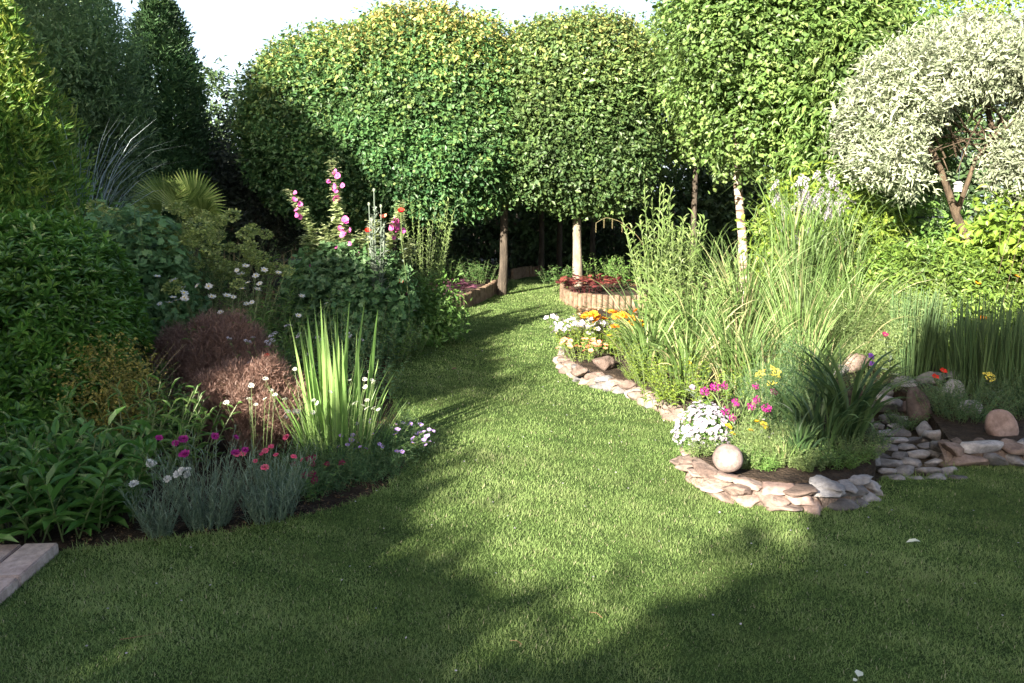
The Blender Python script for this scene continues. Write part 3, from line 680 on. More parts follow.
# variegated tree
Y=8.3
def varieg():
    bx=W(962,300,Y)[0]; t=thing('variegated_tree','cream and green variegated small tree with leaning trunks beyond the pond','tree',(bx,Y,0))
    T=lambda px,py,dy=0: (W(px,py,Y+dy)[0]-bx,dy,W(px,py,Y+dy)[2])
    pts=[([(.08,0,-.05),T(975,260),T(955,215),T(940,170),T(915,110)],[.055,.048,.04,.032,.018]),
         ([(.35,.1,-.05),T(1022,260,.1),T(1014,210,.1),T(1000,160,.1),T(985,100)],[.06,.055,.05,.04,.02]),
         ([T(955,215),T(975,160,-.1),T(1000,130,-.2)],[.03,.02,.012]),([T(940,170),T(905,120,-.2),T(880,100,-.4)],[.03,.02,.01]),
         ([T(1000,160,.1),T(1030,120),T(1060,90)],[.03,.02,.01])]
    r=rg(5)
    for i in range(26):
        a=T(930+r.random()*80,100+r.random()*70); b=T(900+r.random()*130,85+r.random()*90,-.5*r.random()-.1)
        pts.append(([a,((a[0]+b[0])/2,(a[1]+b[1])/2,(a[2]+b[2])/2+.06),b],[.012,.007,.003]))
    trunk_mb(pts,7,seed=9).build('trunk','bark_red',t,smooth=True)
    # crown of several lobes so that the hollow with bare twigs stays open
    lobes=[((912,84,-.1),(.44,.6,.22),700),((972,70,0),(.50,.6,.24),760),((1035,76,0),(.50,.6,.26),700),((968,58,.4),(.85,.5,.24),700),((888,108,-.1),(.36,.5,.27),560),((878,128,-.1),(.32,.42,.26),460),((864,150,0),(.20,.3,.16),200),
           ((888,160,-.3),(.30,.35,.14),260),((905,180,-.3),(.22,.25,.07),90),((1020,150,-.3),(.22,.3,.13),200),((1045,125,-.1),(.22,.4,.3),260),((1034,182,-.3),(.24,.3,.12),160),((1000,168,-.3),(.14,.2,.06),60),((905,135,-.35),(.12,.2,.06),30)]
    mb=MB()
    for i,((px,py,dy),rad,n) in enumerate(lobes):
        c=T(px,py,dy); crown(mb,c,rad,int(n*1.35),9,.062,.022,60+i,p=2.1,shell=.6,twig=.22,rough=.38,rsc=3.5,front=.72,droop=.05,up=.5)
    mb.build('crown','variegated',t)
varieg()
# conifers / tall shrubs on the left
def cone_crown(mb,h,rmax,n,per,L,Wd,seed,z0=.1,pw=.8,twig=.2,up=1.2,amtz=0.,face=None):
    r=rg(seed); z=z0+(h-z0)*(1-np.sqrt(r.random(n))) if pw>=1 else z0+(h-z0)*r.random(n)**1.25
    a=r.random(n)*2*PI; flip=(np.sin(a)>0)&(r.random(n)<.55); a=np.where(flip,-a,a)
    t=(z-z0)/(h-z0); R=rmax*(1-t**1.6)**pw
    d=np.stack([np.cos(a),np.sin(a),np.zeros(n)],1); nz=noise3(np.stack([np.cos(a)*2,np.sin(a)*2,z*2.2],1),1.4,seed)
    R=R*(1+.24*nz)*(1-.35*r.random(n)**2); C=d*R[:,None]; C[:,2]=z
    T=nrm(d+np.array([0,0,up])+r.normal(size=(n,3))*.3)
    s=(r.random((n,per))-.25)*twig; side=nrm(np.cross(T,d+r.normal(size=(n,3))*.3)); sg=np.where(np.arange(per)%2==0,1,-1)[None,:,None]
    P=C[:,None]+T[:,None]*s[...,None]+r.normal(size=(n,per,3))*twig*.1
    D=T[:,None]*.8+side[:,None]*sg*.6+r.normal(size=(n,per,3))*.2; N=d[:,None]+r.normal(size=(n,per,3))*.35
    m=n*per; P=P.reshape(-1,3)
    rnd=np.repeat(r.random(n)*.5+.12*nz,per)+r.random(m)*.35+amtz*np.repeat(t-.4,per)
    mb.leaves(P,D.reshape(-1,3),N.reshape(-1,3),L*(.7+.6*r.random(m)),Wd*(.7+.6*r.random(m)),'rhomb',rnd)
def conifer(label,px,pyt,Y,rmax,n,leaf,L,Wd,seed,pw=.8,twig=.2,amtz=0.,per=9):
    p=W(px,pyt,Y); t=thing('conifer_tree',label,'tree',(p[0],Y,0))
    trunk_mb([([(0,0,-.05),(0,0,p[2]*.5),(0.02,0,p[2]*.96)],[.09,.06,.01])],8).build('trunk','bark',t,smooth=True)
    mb=MB(); cone_crown(mb,p[2],rmax,n,per,L,Wd,seed,pw=pw,twig=twig,amtz=amtz); mb.build('crown',leaf,t)
conifer('golden green conifer with feathery sprays at the left picture edge',-12,16,7.6,.78,3400,'gold_conifer',.085,.024,41,pw=.7,twig=.26,amtz=.35,per=11)
conifer('dark green columnar conifer with sunlit tip against the sky',160,8,14.2,.80,5200,'dark_conifer',.10,.03,42,pw=.5,twig=.25)
conifer('very dark tall conifer top showing behind the tall willow leaved tree',62,-90,15.5,1.15,2600,'dark_conifer',.11,.035,43,pw=.5,twig=.3)
p=W(60,120,11.4)
std_tree('willow_tree','tall shaded willow leaved tree behind the golden conifer','tree',(W(52,120,11.4)[0],11.4),2.75,(1.22,1.2,2.25),'bark','tall_shrub',6000,.085,.024,44,tr=.09,per=9,p=2.1,shell=.45,twig=.34,rough=.22,droop=-.1,up=.9,front=.7)
p=W(10,120,12.2)
std_tree('willow_tree','second shaded willow leaved tree, cut off by the left picture edge','tree',(p[0]-.4,12.2),3.6,(1.8,1.2,2.9),'bark','tall_shrub',5000,.085,.024,45,tr=.09,per=9,p=2.1,shell=.45,twig=.34,rough=.22,droop=-.1,up=.9,front=.7)
p=W(243,120,14.8)
std_tree('plum_tree','blackish leaved shrub tree between the columnar conifer and the hornbeams','tree',(W(250,120,14.8)[0],14.8),1.75,(.80,.8,1.75),'bark','purple_dark',3200,.06,.035,46,tr=.06,shell=.5,twig=.32,rough=.25,up=1.1,front=.7,clumpy=.3)
# dark evergreen hedge pieces behind everything
for i,(x,y,rx,rz,lab) in enumerate([(-7.5,20.,3.2,2.2,'behind the columnar conifer'),(-2.6,19.6,2.6,1.5,'behind the hornbeam trunks at the lawn end'),(1.2,19.9,2.4,1.45,'behind the pale sunlit trunk'),(4.6,18.6,2.4,1.6,'behind the birch trunk'),(8.2,16.4,2.8,1.7,'behind the variegated tree')]):
    t=thing('evergreen_shrub',f'dark evergreen shrub mass {lab}','shrub',(x,y,0),0,'dark evergreen shrubs at the back')
    mb=MB(); crown(mb,(0,0,rz),(rx,1.0,rz),2600,8,.13,.07,80+i,p=3,shell=.3,twig=.35,front=.9,rough=.12); mb.build('foliage','hedge_far',t)
    trunk_mb([([(0,0,-.05),(0,0,rz)],[.08,.05])],6).build('trunk','bark',t)
# board fence in the dark behind
fx0,fx1=-9.,10.5
t=thing('wooden_fence','dark weathered board fence behind the hornbeam trunks','fence',(0,21.6,0))
mb=MB()
r=rg(8)
x=fx0
def boxmb(mb,x0,x1,y0,y1,z0,z1):
    v=[(a,b,c) for a in(x0,x1) for b in(y0,y1) for c in(z0,z1)]
    f=[(0,1,3),(0,3,2),(4,6,7),(4,7,5),(0,4,5),(0,5,1),(2,3,7),(2,7,6),(0,2,6),(0,6,4),(1,5,7),(1,7,3)]
    mb.add(v,f)
while x<fx1:
    boxmb(mb,x,x+.135,0,.02,.05,1.75+.02*r.random()); x+=.145
mb.build('board_panel','fence_wood',t)
for i in range(9):
    mb=MB(); boxmb(mb,fx0+i*2.4,fx0+i*2.4+.1,.03,.13,0,1.8); mb.build('post','fence_wood',t)

# ------------------------------------------------------------------ left border plants
def plant(name,label,cat,px,Y,mb,mats,z=0.,part='foliage',rz=0.,py=300,group=None):
    x=W(px,py,Y)[0]; t=thing(name,label,cat,(x,Y,z),rz,group)
    o=mb.build(part,mats,t); return t
GS=['stem_green']
# laurel-like shrub
t=thing('rhododendron_shrub','big rounded dark green evergreen shrub with glossy leaf rosettes at the left picture edge','shrub',(W(38,300,5.35)[0],5.35,0))
mb=MB()
def rosettes(mb,c,rad,n,per,L,Wd,seed,p=2.4,front=.8):
    r=rg(seed); rad=np.array(rad); d=nrm(r.normal(size=(n,3))); fl=(d[:,1]>0)&(r.random(n)<(front-.5)*2); d[fl,1]*=-1
    S=d*((np.abs(d/rad)**p).sum(1)**(-1/p))[:,None]; S*=(1+.08*noise3(S,3,seed)-.4*r.random(n)**2.5)[:,None]
    k=S[:,2]+c[2]>.05; S=S[k]; d=d[k]; n=len(S); ax=nrm(d+[0,0,.9]+r.normal(size=(n,3))*.25)
    u=nrm(np.cross(ax,r.normal(size=(n,3)))); v=np.cross(ax,u); a=np.arange(per)*2.4+r.random((n,1))*6
    e=.15+.9*(np.arange(per)/per)[None]+r.normal(size=(n,per))*.15
    D=(u[:,None]*np.cos(a)[...,None]+v[:,None]*np.sin(a)[...,None])*np.cos(e)[...,None]+ax[:,None]*np.sin(e)[...,None]
    N=ax[:,None]-(D*(D*ax[:,None]).sum(-1,keepdims=True)); P=S[:,None]+ax[:,None]*(np.arange(per)/per*L*.3)[None,:,None]+np.array(c)
    m=n*per; rnd=np.repeat(r.random(n)*.35,per)+np.tile(np.arange(per)/per*.4,n)+r.random(m)*.25
    mb.leaves(P.reshape(-1,3),D.reshape(-1,3),N.reshape(-1,3),L*(.75+.5*r.random(m)),Wd*(.8+.4*r.random(m)),'leaf',rnd)
rosettes(mb,(-.04,0,.68),(.60,.7,.76),2700,9,.075,.027,51); mb.build('foliage','laurel',t)
trunk_mb([([(0,0,-.05),(.05,0,.5),(.1,.1,1.)],[.05,.04,.02]),([(0,0,0),(-.2,-.1,.6),(-.3,0,1.)],[.04,.03,.015])],6).build('stem','bark',t)
t=thing('rhododendron_shrub','lower skirt shrub of glossy leaves beneath the big rounded evergreen, by the golden shrub','shrub',(W(15,420,4.75)[0],4.9,0))
mb=MB(); rosettes(mb,(0,0,.30),(.50,.42,.42),900,9,.08,.03,52); mb.build('foliage','laurel',t)
# blue grass + arching grass
mb=MB(); blades(mb,220,.10,1.5,.10,.9,.009,53,hvar=.4,pw=2.5); plant('blue_grass','silvery blue upright grass beside the golden conifer','grass clump',88,8.0,mb,['blue_grass'],z=.55)
mb=MB(); blades(mb,140,.1,1.35,.5,1.5,.008,54,hvar=.3); plant('arching_grass','dark arching grass in front of the willow leaved tree','grass clump',118,8.6,mb,['dark_grass'],z=.6)
# fan palm
t=thing('fan_palm','small fan palm with stiff yellowish fronds behind the spurge','palm',(W(190,220,8.7)[0],8.7,0))
trunk_mb([([(0,0,-.05),(0,0,.8),(0,0,1.15)],[.09,.08,.06])],8).build('trunk','bark',t)
def frond(c,axis_ang,rad,seed,tilt):
    mb=MB(); r=rg(seed); n=34; a=np.linspace(-1.45,1.45,n)+axis_ang; k=6; tt=np.linspace(0,1,k)
    L=rad*(.88+.12*np.cos(a-axis_ang))*(.95+.1*r.random(n)); D=np.stack([np.cos(a)*1.,np.full(n,-tilt),np.sin(a)],1); D=nrm(D)
    P=np.array(c)+D[:,None,:]*(L[:,None]*tt[None])[...,None]; P[...,2]-=.10*rad*tt[None]**3
    sd=nrm(np.cross(D,np.array([0,1,.2]))); mb.strips(P,np.interp(tt,[0,.5,.8,1],[.004,.030,.018,.001])[None]*np.ones((n,1)),sd,r.random(n),0,.25)
    mb.tubes(np.array([[(0,0,1.05),tuple(np.array(c)*[.6,.6,1]-[0,0,.08]),c]]),np.array([[.012,.009,.006]]),5,mi=1)
    return mb
fc=lambda px,py:(W(px,py,8.5)[0]-W(190,220,8.7)[0],-.2,W(px,py,8.5)[2])
for i,(px,py,an,rd,tl) in enumerate([(168,206,1.8,.42,.4),(194,207,.75,.50,.5),(182,215,1.3,.42,.3),(205,218,.3,.36,.8),(160,220,2.6,.36,.7)]):
    frond(fc(px,py),an,rd,90+i,tl).build('frond',['palm_leaf','stem_green'],t)
# spurge
def spurge(px,Y,label,seed,n,h,z=0):
    mb,P=leafy(n,.22,h,.35,.12,seed,46,.055,.011,.35,'leaf',t0=.35,t1=.97,sr=.006,hvar=.12)
    t=plant('spurge_plant',label,'spurge',px,Y,mb,['spurge_leaf','stem_green'],z=z)
    r=rg(seed)
    for q in P[:,-1]:
        o=None
        m2=MB(); 
        kk=('spurgehead',0)
        if kk not in FMESH:
            g=rg(4); nn=230; d=nrm(g.normal(size=(nn,3))); S=d*np.array([.085,.085,.075])*(.6+.4*g.random(nn))[:,None]
            m2.leaves(S,nrm(d+g.normal(size=(nn,3))*.5),g.normal(size=(nn,3))*.4+[0,0,1],.024,.022,'round',g.random(nn)); o=m2.build('flower_head','spurge_head',t); FMESH[kk]=o.data
        else: o=bpy.data.objects.new('flower_head',FMESH[kk]); COL.objects.link(o); o.parent=t
        o.location=q; o.rotation_euler=(r.random()*.3,r.random()*.3,r.random()*6); s=.65+.4*r.random(); o.scale=(s*1.1,s*1.1,s*.8)
    return t
spurge(150,7.5,'spurge with dull yellow green heads nearest the rhododendron, below the blue grass',61,17,1.42)
spurge(205,7.3,'spurge with pale yellow heads right in front of the fan palm',62,22,1.36)
spurge(232,7.0,'spurge with low yellowish heads beside the white daisies',63,15,1.15)
spurge(178,6.9,'spurge with heads lowest and nearest the daisies',64,13,1.12)
# mallow-like leafy shrub
t=thing('leafy_shrub','green shrub with small lobed leaves between rhododendron and white daisies','shrub',(W(130,300,6.7)[0],6.7,0))
mb=MB(); crown(mb,(0,0,.75),(.52,.4,.72),1500,8,.055,.055,65,tmpl='lobed',p=2.2,shell=.5,twig=.2,rough=.15,front=.75,zmin=.05); mb.build('foliage','mallow_leaf',t)
mb,P=leafy(9,.2,1.5,.2,.1,66,14,.05,.05,.3,'lobed',sr=.005); mb.build('stem',['mallow_leaf','stem_green'],t)
# white daisies
def flowering(name,label,cat,px,Y,z,mbP,mats,fl,seed,tip=True,frac=1.,ups=.5,name2='flower',sc=(.8,1.2),py=300):
    mb,P=mbP; t=plant(name,label,cat,px,Y,mb,mats,z=z,py=py); r=rg(seed)
    for q in P[:,-1]:
        if r.random()<frac:
            f=(r.normal()*ups,r.normal()*ups-.35,1); put_flower(t,fl[0],fl[1],fl[2],fl[3],q,f,sc[0]+(sc[1]-sc[0])*r.random(),name=name2)
    return t
flowering('daisy_plant','clump of white flat daisies on thin stems above narrow leaves in the shaded border','daisies',215,6.1,0,
   leafy(26,.22,.98,.28,.12,71,16,.10,.012,.6,'leaf',t0=.02,t1=.75,sr=.003,hvar=.14),['green_leaf','stem_green'],('dw','daisy',['f_clean','f_yellow'],.03),71)
flowering('daisy_plant','second smaller clump of white daisies leaning from the border above the bronze fennel','daisies',250,6.5,0,
   leafy(9,.18,.92,.45,.2,72,14,.10,.012,.6,'leaf',t0=.02,t1=.75,sr=.003,hvar=.25),['green_leaf','stem_green'],('dw','daisy',['f_clean','f_yellow'],.03),72)
# bronze fennel
def bronze(px,Y,label,lobes,seed):
    mb=MB()
    g=rg(seed+50); small=[]
    for (x,z,rr) in lobes:
        for q in range(10):
            d=nrm(g.normal(size=3)); small.append((x+d[0]*rr*1.0,d[1]*rr*1.0,max(.06,z+d[2]*rr*1.05),rr*(.22+.5*g.random()**2)))
    for i,(x,y,z,rr) in enumerate(small): crown(mb,(x,y,z),(rr,rr*.9,rr*1.2),int(1500*rr),18,.032,.0026,seed+i,shell=.95,twig=.09,rough=.7,rsc=14,front=.6,droop=-.25,up=1.1,tmpl='blade')
    P,sd,r=stems(26,.16,.5,.5,.2,seed+20); mb.tubes(P,np.linspace(.004,.0015,7)[None],3,mi=1); plant('bronze_fennel',label,'fennel',px,Y,mb,['bronze','stem_brown'])
bronze(205,5.9,'dusky brownish purple fennel mound behind, below the white daisies',[(-.26,.38,.15),(-.04,.46,.15),(.20,.52,.15),(.10,.28,.22),(-.15,.22,.20),(.34,.32,.15),(.02,.60,.09),(.30,.50,.09),(-.20,.52,.08)],73)
bronze(243,5.0,'pinkish brown fennel mound partly catching the sun beside the irises',[(-.20,.30,.12),(0,.38,.12),(.18,.34,.12),(.08,.18,.16),(-.10,.15,.15),(-.08,.46,.07),(.12,.47,.07)],174)
# golden shrub
t=thing('golden_shrub','small golden shrub with yellow and bronze leaves at the foot of the rhododendron','shrub',(W(102,380,4.95)[0],4.95,0))
mb=MB(); crown(mb,(0,0,.36),(.36,.3,.36),1000,9,.022,.012,75,p=2.,shell=.7,twig=.14,rough=.25,front=.7,up=.8,zmin=.03); 
P,sd,r=stems(34,.12,.75,.75,.3,76); leaf_on(mb,P,r,34,.2,1.,.022,.012,.3,'rhomb'); mb.tubes(P,np.linspace(.004,.001,7)[None],3,mi=1)
mb.build('foliage',['gold_leaf','stem_brown'],t)
# broad leaved perennials in front
def peren(px,Y,label,seed,n,h,L=.16,Wd=.055,rb=.2,lean=.5,mat='perennial',m=11,z=0,name='leafy_perennial'):
    mb,P=leafy(n,rb,h,lean,.15,seed,m,L,Wd,.15,'leaf',t0=.12,t1=1.,sr=.005,taper=.35,elev2=.75,hvar=.2)
    return plant(name,label,'perennial',px,Y,mb,[mat,'stem_green'],z=z,py=470)
peren(10,3.62,'broad leaved green perennial at the patio edge, cut by the picture edge',81,26,.50)
peren(66,3.72,'broad leaved green perennial right above the patio corner',82,26,.46)
peren(118,3.85,'broad leaved green perennial next to the white dianthus',83,20,.40,L=.13,Wd=.045,rb=.15)
peren(32,4.35,'darker leafy perennial behind the ones at the patio edge',84,24,.52,L=.12,Wd=.035)
peren(140,4.35,'pointed leaved perennial between the golden shrub and magenta dianthus',85,24,.52,L=.11,Wd=.022,mat='green_leaf')
peren(185,4.6,'light green narrow leaved perennial under the bronze fennel',86,18,.46,L=.10,Wd=.02,mat='green_leaf',rb=.14)
mb=MB(); blades(mb,190,.16,.50,.5,.9,.008,87); plant('grass_clump','soft dark arching grass clump behind the broad leaved perennials','grass clump',62,4.6,mb,['dark_grass'])
# dianthus
def dianthus(px,py,h,label,seed,n,fkey,fmat,r0,rb=.10,nf=8):
    mb=MB(); P,sd,r=stems(int(n*.95),rb*1.1,h*.86,.42,.15,seed,hvar=.45); mb.tubes(P,np.linspace(.0016,.001,7)[None],3,mi=0,rnd=.5)
    leaf_on(mb,P,r,15,.03,1.,.055,.0045,.85,'blade',taper=.3)
    g=G(px,py); t=thing('dianthus_plant',label,'dianthus',(g[0],g[1]+rb*.6,0)); mb.build('foliage',['dianthus_leaf'],t)
    Q,sd,r=stems(nf,rb*.9,h*1.06,.34,.12,seed+1,hvar=.15)
    for i in range(nf):
        m2=MB(); m2.tubes(Q[i:i+1],np.full((1,7),.0012),3); m2.build('stem',['dianthus_leaf'],t)
        put_flower(t,fkey,'double',[fmat],r0,Q[i,-1],(r.normal()*.5,-.7+r.normal()*.3,1),.8+.5*r.random())
dianthus(158,541,.30,'dianthus clump with a few white flowers over grey leaves',91,60,'dwh','f_clean',.021,nf=8,rb=.05)
dianthus(205,532,.42,'dianthus clump with deep magenta flowers over grey leaves',92,120,'dmg','f_magenta',.021,nf=10,rb=.08)
dianthus(266,525,.34,'dianthus clump with hot pink flowers over grey leaves',93,130,'dhp','f_hotpink',.018,rb=.10,nf=11)
flowering('stock_plant','small low plant with dusky purple flowers in front of the irises','flowers',312,4.1,0,leafy(9,.05,.20,.5,.1,94,10,.035,.018,.3,'leaf',sr=.002),['green_leaf','stem_green'],('bg','ball',['f_burgundy'],.018),94,py=500)
# iris clump
mb=MB()
pr=np.array([.85,1,1,.95,.8,.5,.02])
blades(mb,38,.17,.86,.07,.05,.030,95,hvar=.22,prof=pr,twist=.5,fold=.08)
blades(mb,44,.19,.50,.3,.25,.018,96,hvar=.35,prof=pr,twist=.5,fold=.08)
blades(mb,160,.24,.34,.35,.3,.006,98,hvar=.4)
t=plant('iris_clump','clump of tall broad sword leaves glowing in the sun at the bed corner','iris',340,4.75,mb,['iris_leaf'],py=420)
flowering('yarrow_plant','thin stemmed yarrow with small white button heads in front of the sword leaves','yarrow',335,4.5,0,
   leafy(46,.22,.52,.22,.08,97,22,.028,.0055,.5,'blade',sr=.0022,hvar=.22),['fresh_grass','stem_green'],('yw','umbel',['f_palewhite','stem_green'],.016),97,py=440,frac=.5)
flowering('yarrow_plant','thin stemmed yarrow with small white heads beside the sunlit bronze fennel','yarrow',250,4.55,0,
   leafy(9,.12,.50,.2,.05,98,18,.03,.006,.6,'blade',sr=.0022,hvar=.18),['fresh_grass','stem_green'],('yw','umbel',['f_palewhite','stem_green'],.016),98,py=430)
flowering('yarrow_plant','loose white yarrow rising behind the sword leaves','yarrow',310,5.5,0,
   leafy(14,.35,.62,.2,.05,99,14,.04,.012,.5,'leaf',sr=.0025,hvar=.25),['green_leaf','stem_green'],('yw2','umbel',['f_white','stem_green'],.024),99,py=350)
flowering('aster_plant','mound of small mauve flowers spilling over the bed edge beside the sword leaves','aster',388,4.72,0,
   leafy(60,.09,.27,.75,.45,100,12,.03,.008,.4,'leaf',sr=.002,hvar=.25),['green_leaf','stem_green'],('mv','five',['f_mauve','f_yellow'],.015),100,py=440,frac=.9)
for i,(px,Y,lab,rx) in enumerate([(365,4.55,'low dark ferny mound at the bed edge under the sword leaves',.26),(300,4.3,'low ferny mound between the pink dianthus and the sword leaves',.2),(388,4.9,'low ferny mound at the outer curve of the bed',.18)]):
    plant('ferny_plant',lab,'ground cover',px,Y,fennel_mb(26,rx*.7,.17,110+i,fine=.03,m=10,spread=.07,lean=.9),['dark_ferny','stem_green'],py=450)
# lavatera
t=thing('lavatera_shrub','tall mallow bush with lit stems of pink flowers at the middle of the left border','shrub',(W(352,300,8.4)[0],8.4,0))
mb=MB(); crown(mb,(0,0,.50),(.62,.45,.56),2500,8,.060,.055,121,tmpl='lobed',p=2.3,shell=.5,twig=.2,rough=.14,front=.75,zmin=.04); mb.build('foliage','mallow_leaf',t)
bx=W(352,300,8.4)[0]
def Lp(px,py,Y=8.35): q=W(px,py,Y); return (q[0]-bx,Y-8.4,q[2])
spikes=[([(345,300),(342,240),(338,200),(333,158)],'tallest'),([(335,310),(318,250),(303,215),(290,190)],''),([(380,300),(388,260),(397,225),(402,205)],''),([(350,300),(352,250),(344,225)],''),([(365,300),(372,245),(375,222)],''),([(325,300),(312,265),(305,235)],''),([(360,310),(362,270),(360,240)],''),([(340,310),(328,262),(322,238)],''),([(330,310),(322,275),(318,258)],''),([(388,310),(402,265),(410,240)],''),([(350,310),(331,255),(326,225)],''),([(375,310),(364,262),(362,232)],'')]
for i,(pts,_) in enumerate(spikes):
    P=np.array([Lp(*q) for q in pts]); tt=np.linspace(0,len(P)-1,12); ii=np.minimum(tt.astype(int),len(P)-2); ff=(tt-ii)[:,None]; Q=(P[ii]*(1-ff)+P[ii+1]*ff)[None]
    m2=MB(); m2.tubes(Q,np.linspace(.008,.003,12)[None],4,mi=1); rr=rg(130+i); leaf_on(m2,Q+rr.normal(size=(7,12,3))*.035,rr,46,.2,1.,.085,.075,.1,'lobed',taper=.6); m2.build('flower_stem',['mallow_pale','stem_green'],t)
for px,py,s in [(335,186,1.15),(336,178,1.1),(333,183,1.),(337,190,.9),(296,208,1.1),(294,203,.9),(298,213,1.),(343,229,1.1),(340,227,1.),(347,232,.9),(397,226,1.15),(400,232,1.1),(396,234,1.),(399,221,.9),(393,295,1.1),(387,292,1.),(399,296,1.1),(339,246,.7),(358,252,.8),(313,256,.5),(360,270,.55)]:
    rr=rg(px*7+py); q=Lp(px,py,8.22 if py>240 else 8.3); 
    for j in range(2):
        put_flower(t,'lav','mallow',['f_pink','f_magenta'],.036,(q[0]+rr.normal()*.03,q[1]+rr.normal()*.02,q[2]+rr.normal()*.055),(rr.normal()*.6-.1,-1,.2+rr.normal()*.5),s*(.75+.5*rr.random()))
# poppies
def poppy(px,py,label,fm,kind='poppy',Y=8.1,r0=.045,z0=0,extra=None):
    q=W(px,py,Y); x0=q[0]+.05; t=thing('poppy_plant' if kind=='poppy' else 'flower_plant',label,'poppy' if kind=='poppy' else 'flower',(x0,Y,z0))
    P=np.array([[(0,0,0),(.01,0,(q[2]-z0)*.4),(q[0]-x0,0,(q[2]-z0)*.8),(q[0]-x0,0,q[2]-z0)]]); mb=MB(); mb.tubes(P,np.full((1,4),.004),4,mi=1); leaf_on(mb,P,rg(px),16,.05,.8,.09,.03,.4,'lobed'); mb.build('stem',['sage_leaf','stem_green'],t)
    put_flower(t,fm,kind,[fm,'f_seed'],r0,(q[0]-x0,0,q[2]-z0),(.1,-.6,1))
    return t
poppy(401,212,'bright red poppy above the pink lavatera flowers','f_red')
poppy(383,218,'pinkish red poppy between the pale seed stems','f_salmon')
poppy(368,232,'dark red poppy lower among the lavatera leaves','f_red')
poppy(319,291,'small red flower low in the lavatera leaves','f_red',r0=.035)
poppy(401,283,'small red flower above the lowest pink lavatera flowers','f_red',r0=.035)
poppy(267,357,'single deep red poppy above the bronze fennel','f_red',Y=5.2,r0=.028)
poppy(329,293,'small violet flower in the lavatera leaves','f_violet','five',r0=.04)
poppy(325,303,'small violet flower lowest in the lavatera leaves','f_violet','five',r0=.035)
# pale poppy seed stems
t=thing('seed_poppy','grey green poppy with tall seed pods beside the lavatera','poppy',(W(376,300,8.0)[0],8.0,0))
x0=W(376,300,8.)[0]
for px,py in [(374,192),(369,206),(381,208),(384,226),(372,222)]:
    q=W(px,py,8.); P=np.array([[(0,0,0),((q[0]-x0)*.4,0,q[2]*.4),((q[0]-x0)*.9,0,q[2]*.8),(q[0]-x0,0,q[2])]]); mb=MB(); mb.tubes(P,np.full((1,4),.005),4,mi=0); leaf_on(mb,P,rg(px),22,.35,.85,.13,.055,.6,'lobed'); mb.build('stem',['sage_leaf'],t)
    put_flower(t,'pod','pod',['pod'],.022,(q[0]-x0,0,q[2]),(0,0,1),name='seed_pod')
# pendulous sedges
def sedge(px,Y,label,seed,n,h,catk,z=0,az=None,mat='dark_grass',cz=.5):
    mb=MB(); blades(mb,n,.14,h*.75,.5,1.1,.011,seed,hvar=.3); t=plant('weeping_sedge',label,'sedge',px,Y,mb,[mat],z=z)
    P,sd,r=stems(len(catk),.05,h*1.25,.15,1.6,seed+1,k=12,hvar=.1)
    for i,aa in enumerate(catk if px!=645 else []):
        c,s=math.cos(aa),math.sin(aa)
        k=12; th=.06+2.0*np.linspace(0,1,k)**2.6; seg=h*1.25/k; Q=np.zeros((k,3))
        for j in range(1,k): Q[j]=Q[j-1]+[math.sin(th[j])*seg*c,math.sin(th[j])*seg*s*.6,math.cos(th[j])*seg]
        m2=MB(); m2.tubes(Q[None],np.full((1,k),.0022),3); m2.build('stem',['f_seed'],t)
        for j in (7,8,9,10,11): put_flower(t,'catk','catkin',['f_seed'],.007,Q[j],(0,0,1),name='seed_spike')
    return t
def arch(t_,x0,z0,Y,pts):
    P=np.array([(W(a_,b_,Y)[0]-x0,0,W(a_,b_,Y)[2]-z0) for a_,b_ in pts]); tt=np.linspace(0,len(P)-1,26); ii=np.minimum(tt.astype(int),len(P)-2); f_=(tt-ii)[:,None]; Q=P[ii]*(1-f_)+P[ii+1]*f_
    for _ in range(2): Q[1:-1]=(Q[:-2]+Q[1:-1]*2+Q[2:])/4
    m2=MB(); m2.tubes(Q[None],np.full((1,26),.0028),4); m2.build('stem',['f_seed'],t_)
    for j in (15,18,21,25): put_flower(t_,'catkin','catkin',['f_seed'],.007,Q[j],(0,0,1),.9,name='seed_spike')
sedge(262,8.7,'weeping sedge with hanging seed spikes before the shaded hornbeam',141,90,1.35,[2.6,.3,0,3.4,1.,2.2],mat='fresh_grass')
t_s=sedge(645,8.9,'weeping sedge with one arched stem hanging out over the lawn end',143,70,1.35,[3.05],mat='dark_grass')
arch(t_s,W(645,300,8.9)[0],0.,8.9,[(652,300),(650,262),(640,238),(622,222),(606,217),(596,223)])
0 and arch(t_s,W(645,300,8.9)[0],0.,8.9,[(655,300),(672,250),(690,226),(706,218),(716,224)])
# slim upright shrub
mb,P=leafy(30,.20,1.38,.2,.06,145,64,.075,.020,.7,'rhomb',sr=.003,t0=.03); plant('slim_shrub','slender upright shrub with fine pale leaves at the end of the left border','shrub',423,9.15,mb,['willowherb','stem_green'])
mb=MB(); crown(mb,(0,0,.32),(.36,.3,.36),700,8,.05,.025,146,shell=.6,twig=.2,rough=.2,zmin=.02); plant('low_shrub','low leafy mound below the slender shrub at the lawn edge','shrub',428,8.85,mb,['green_leaf'],py=330)
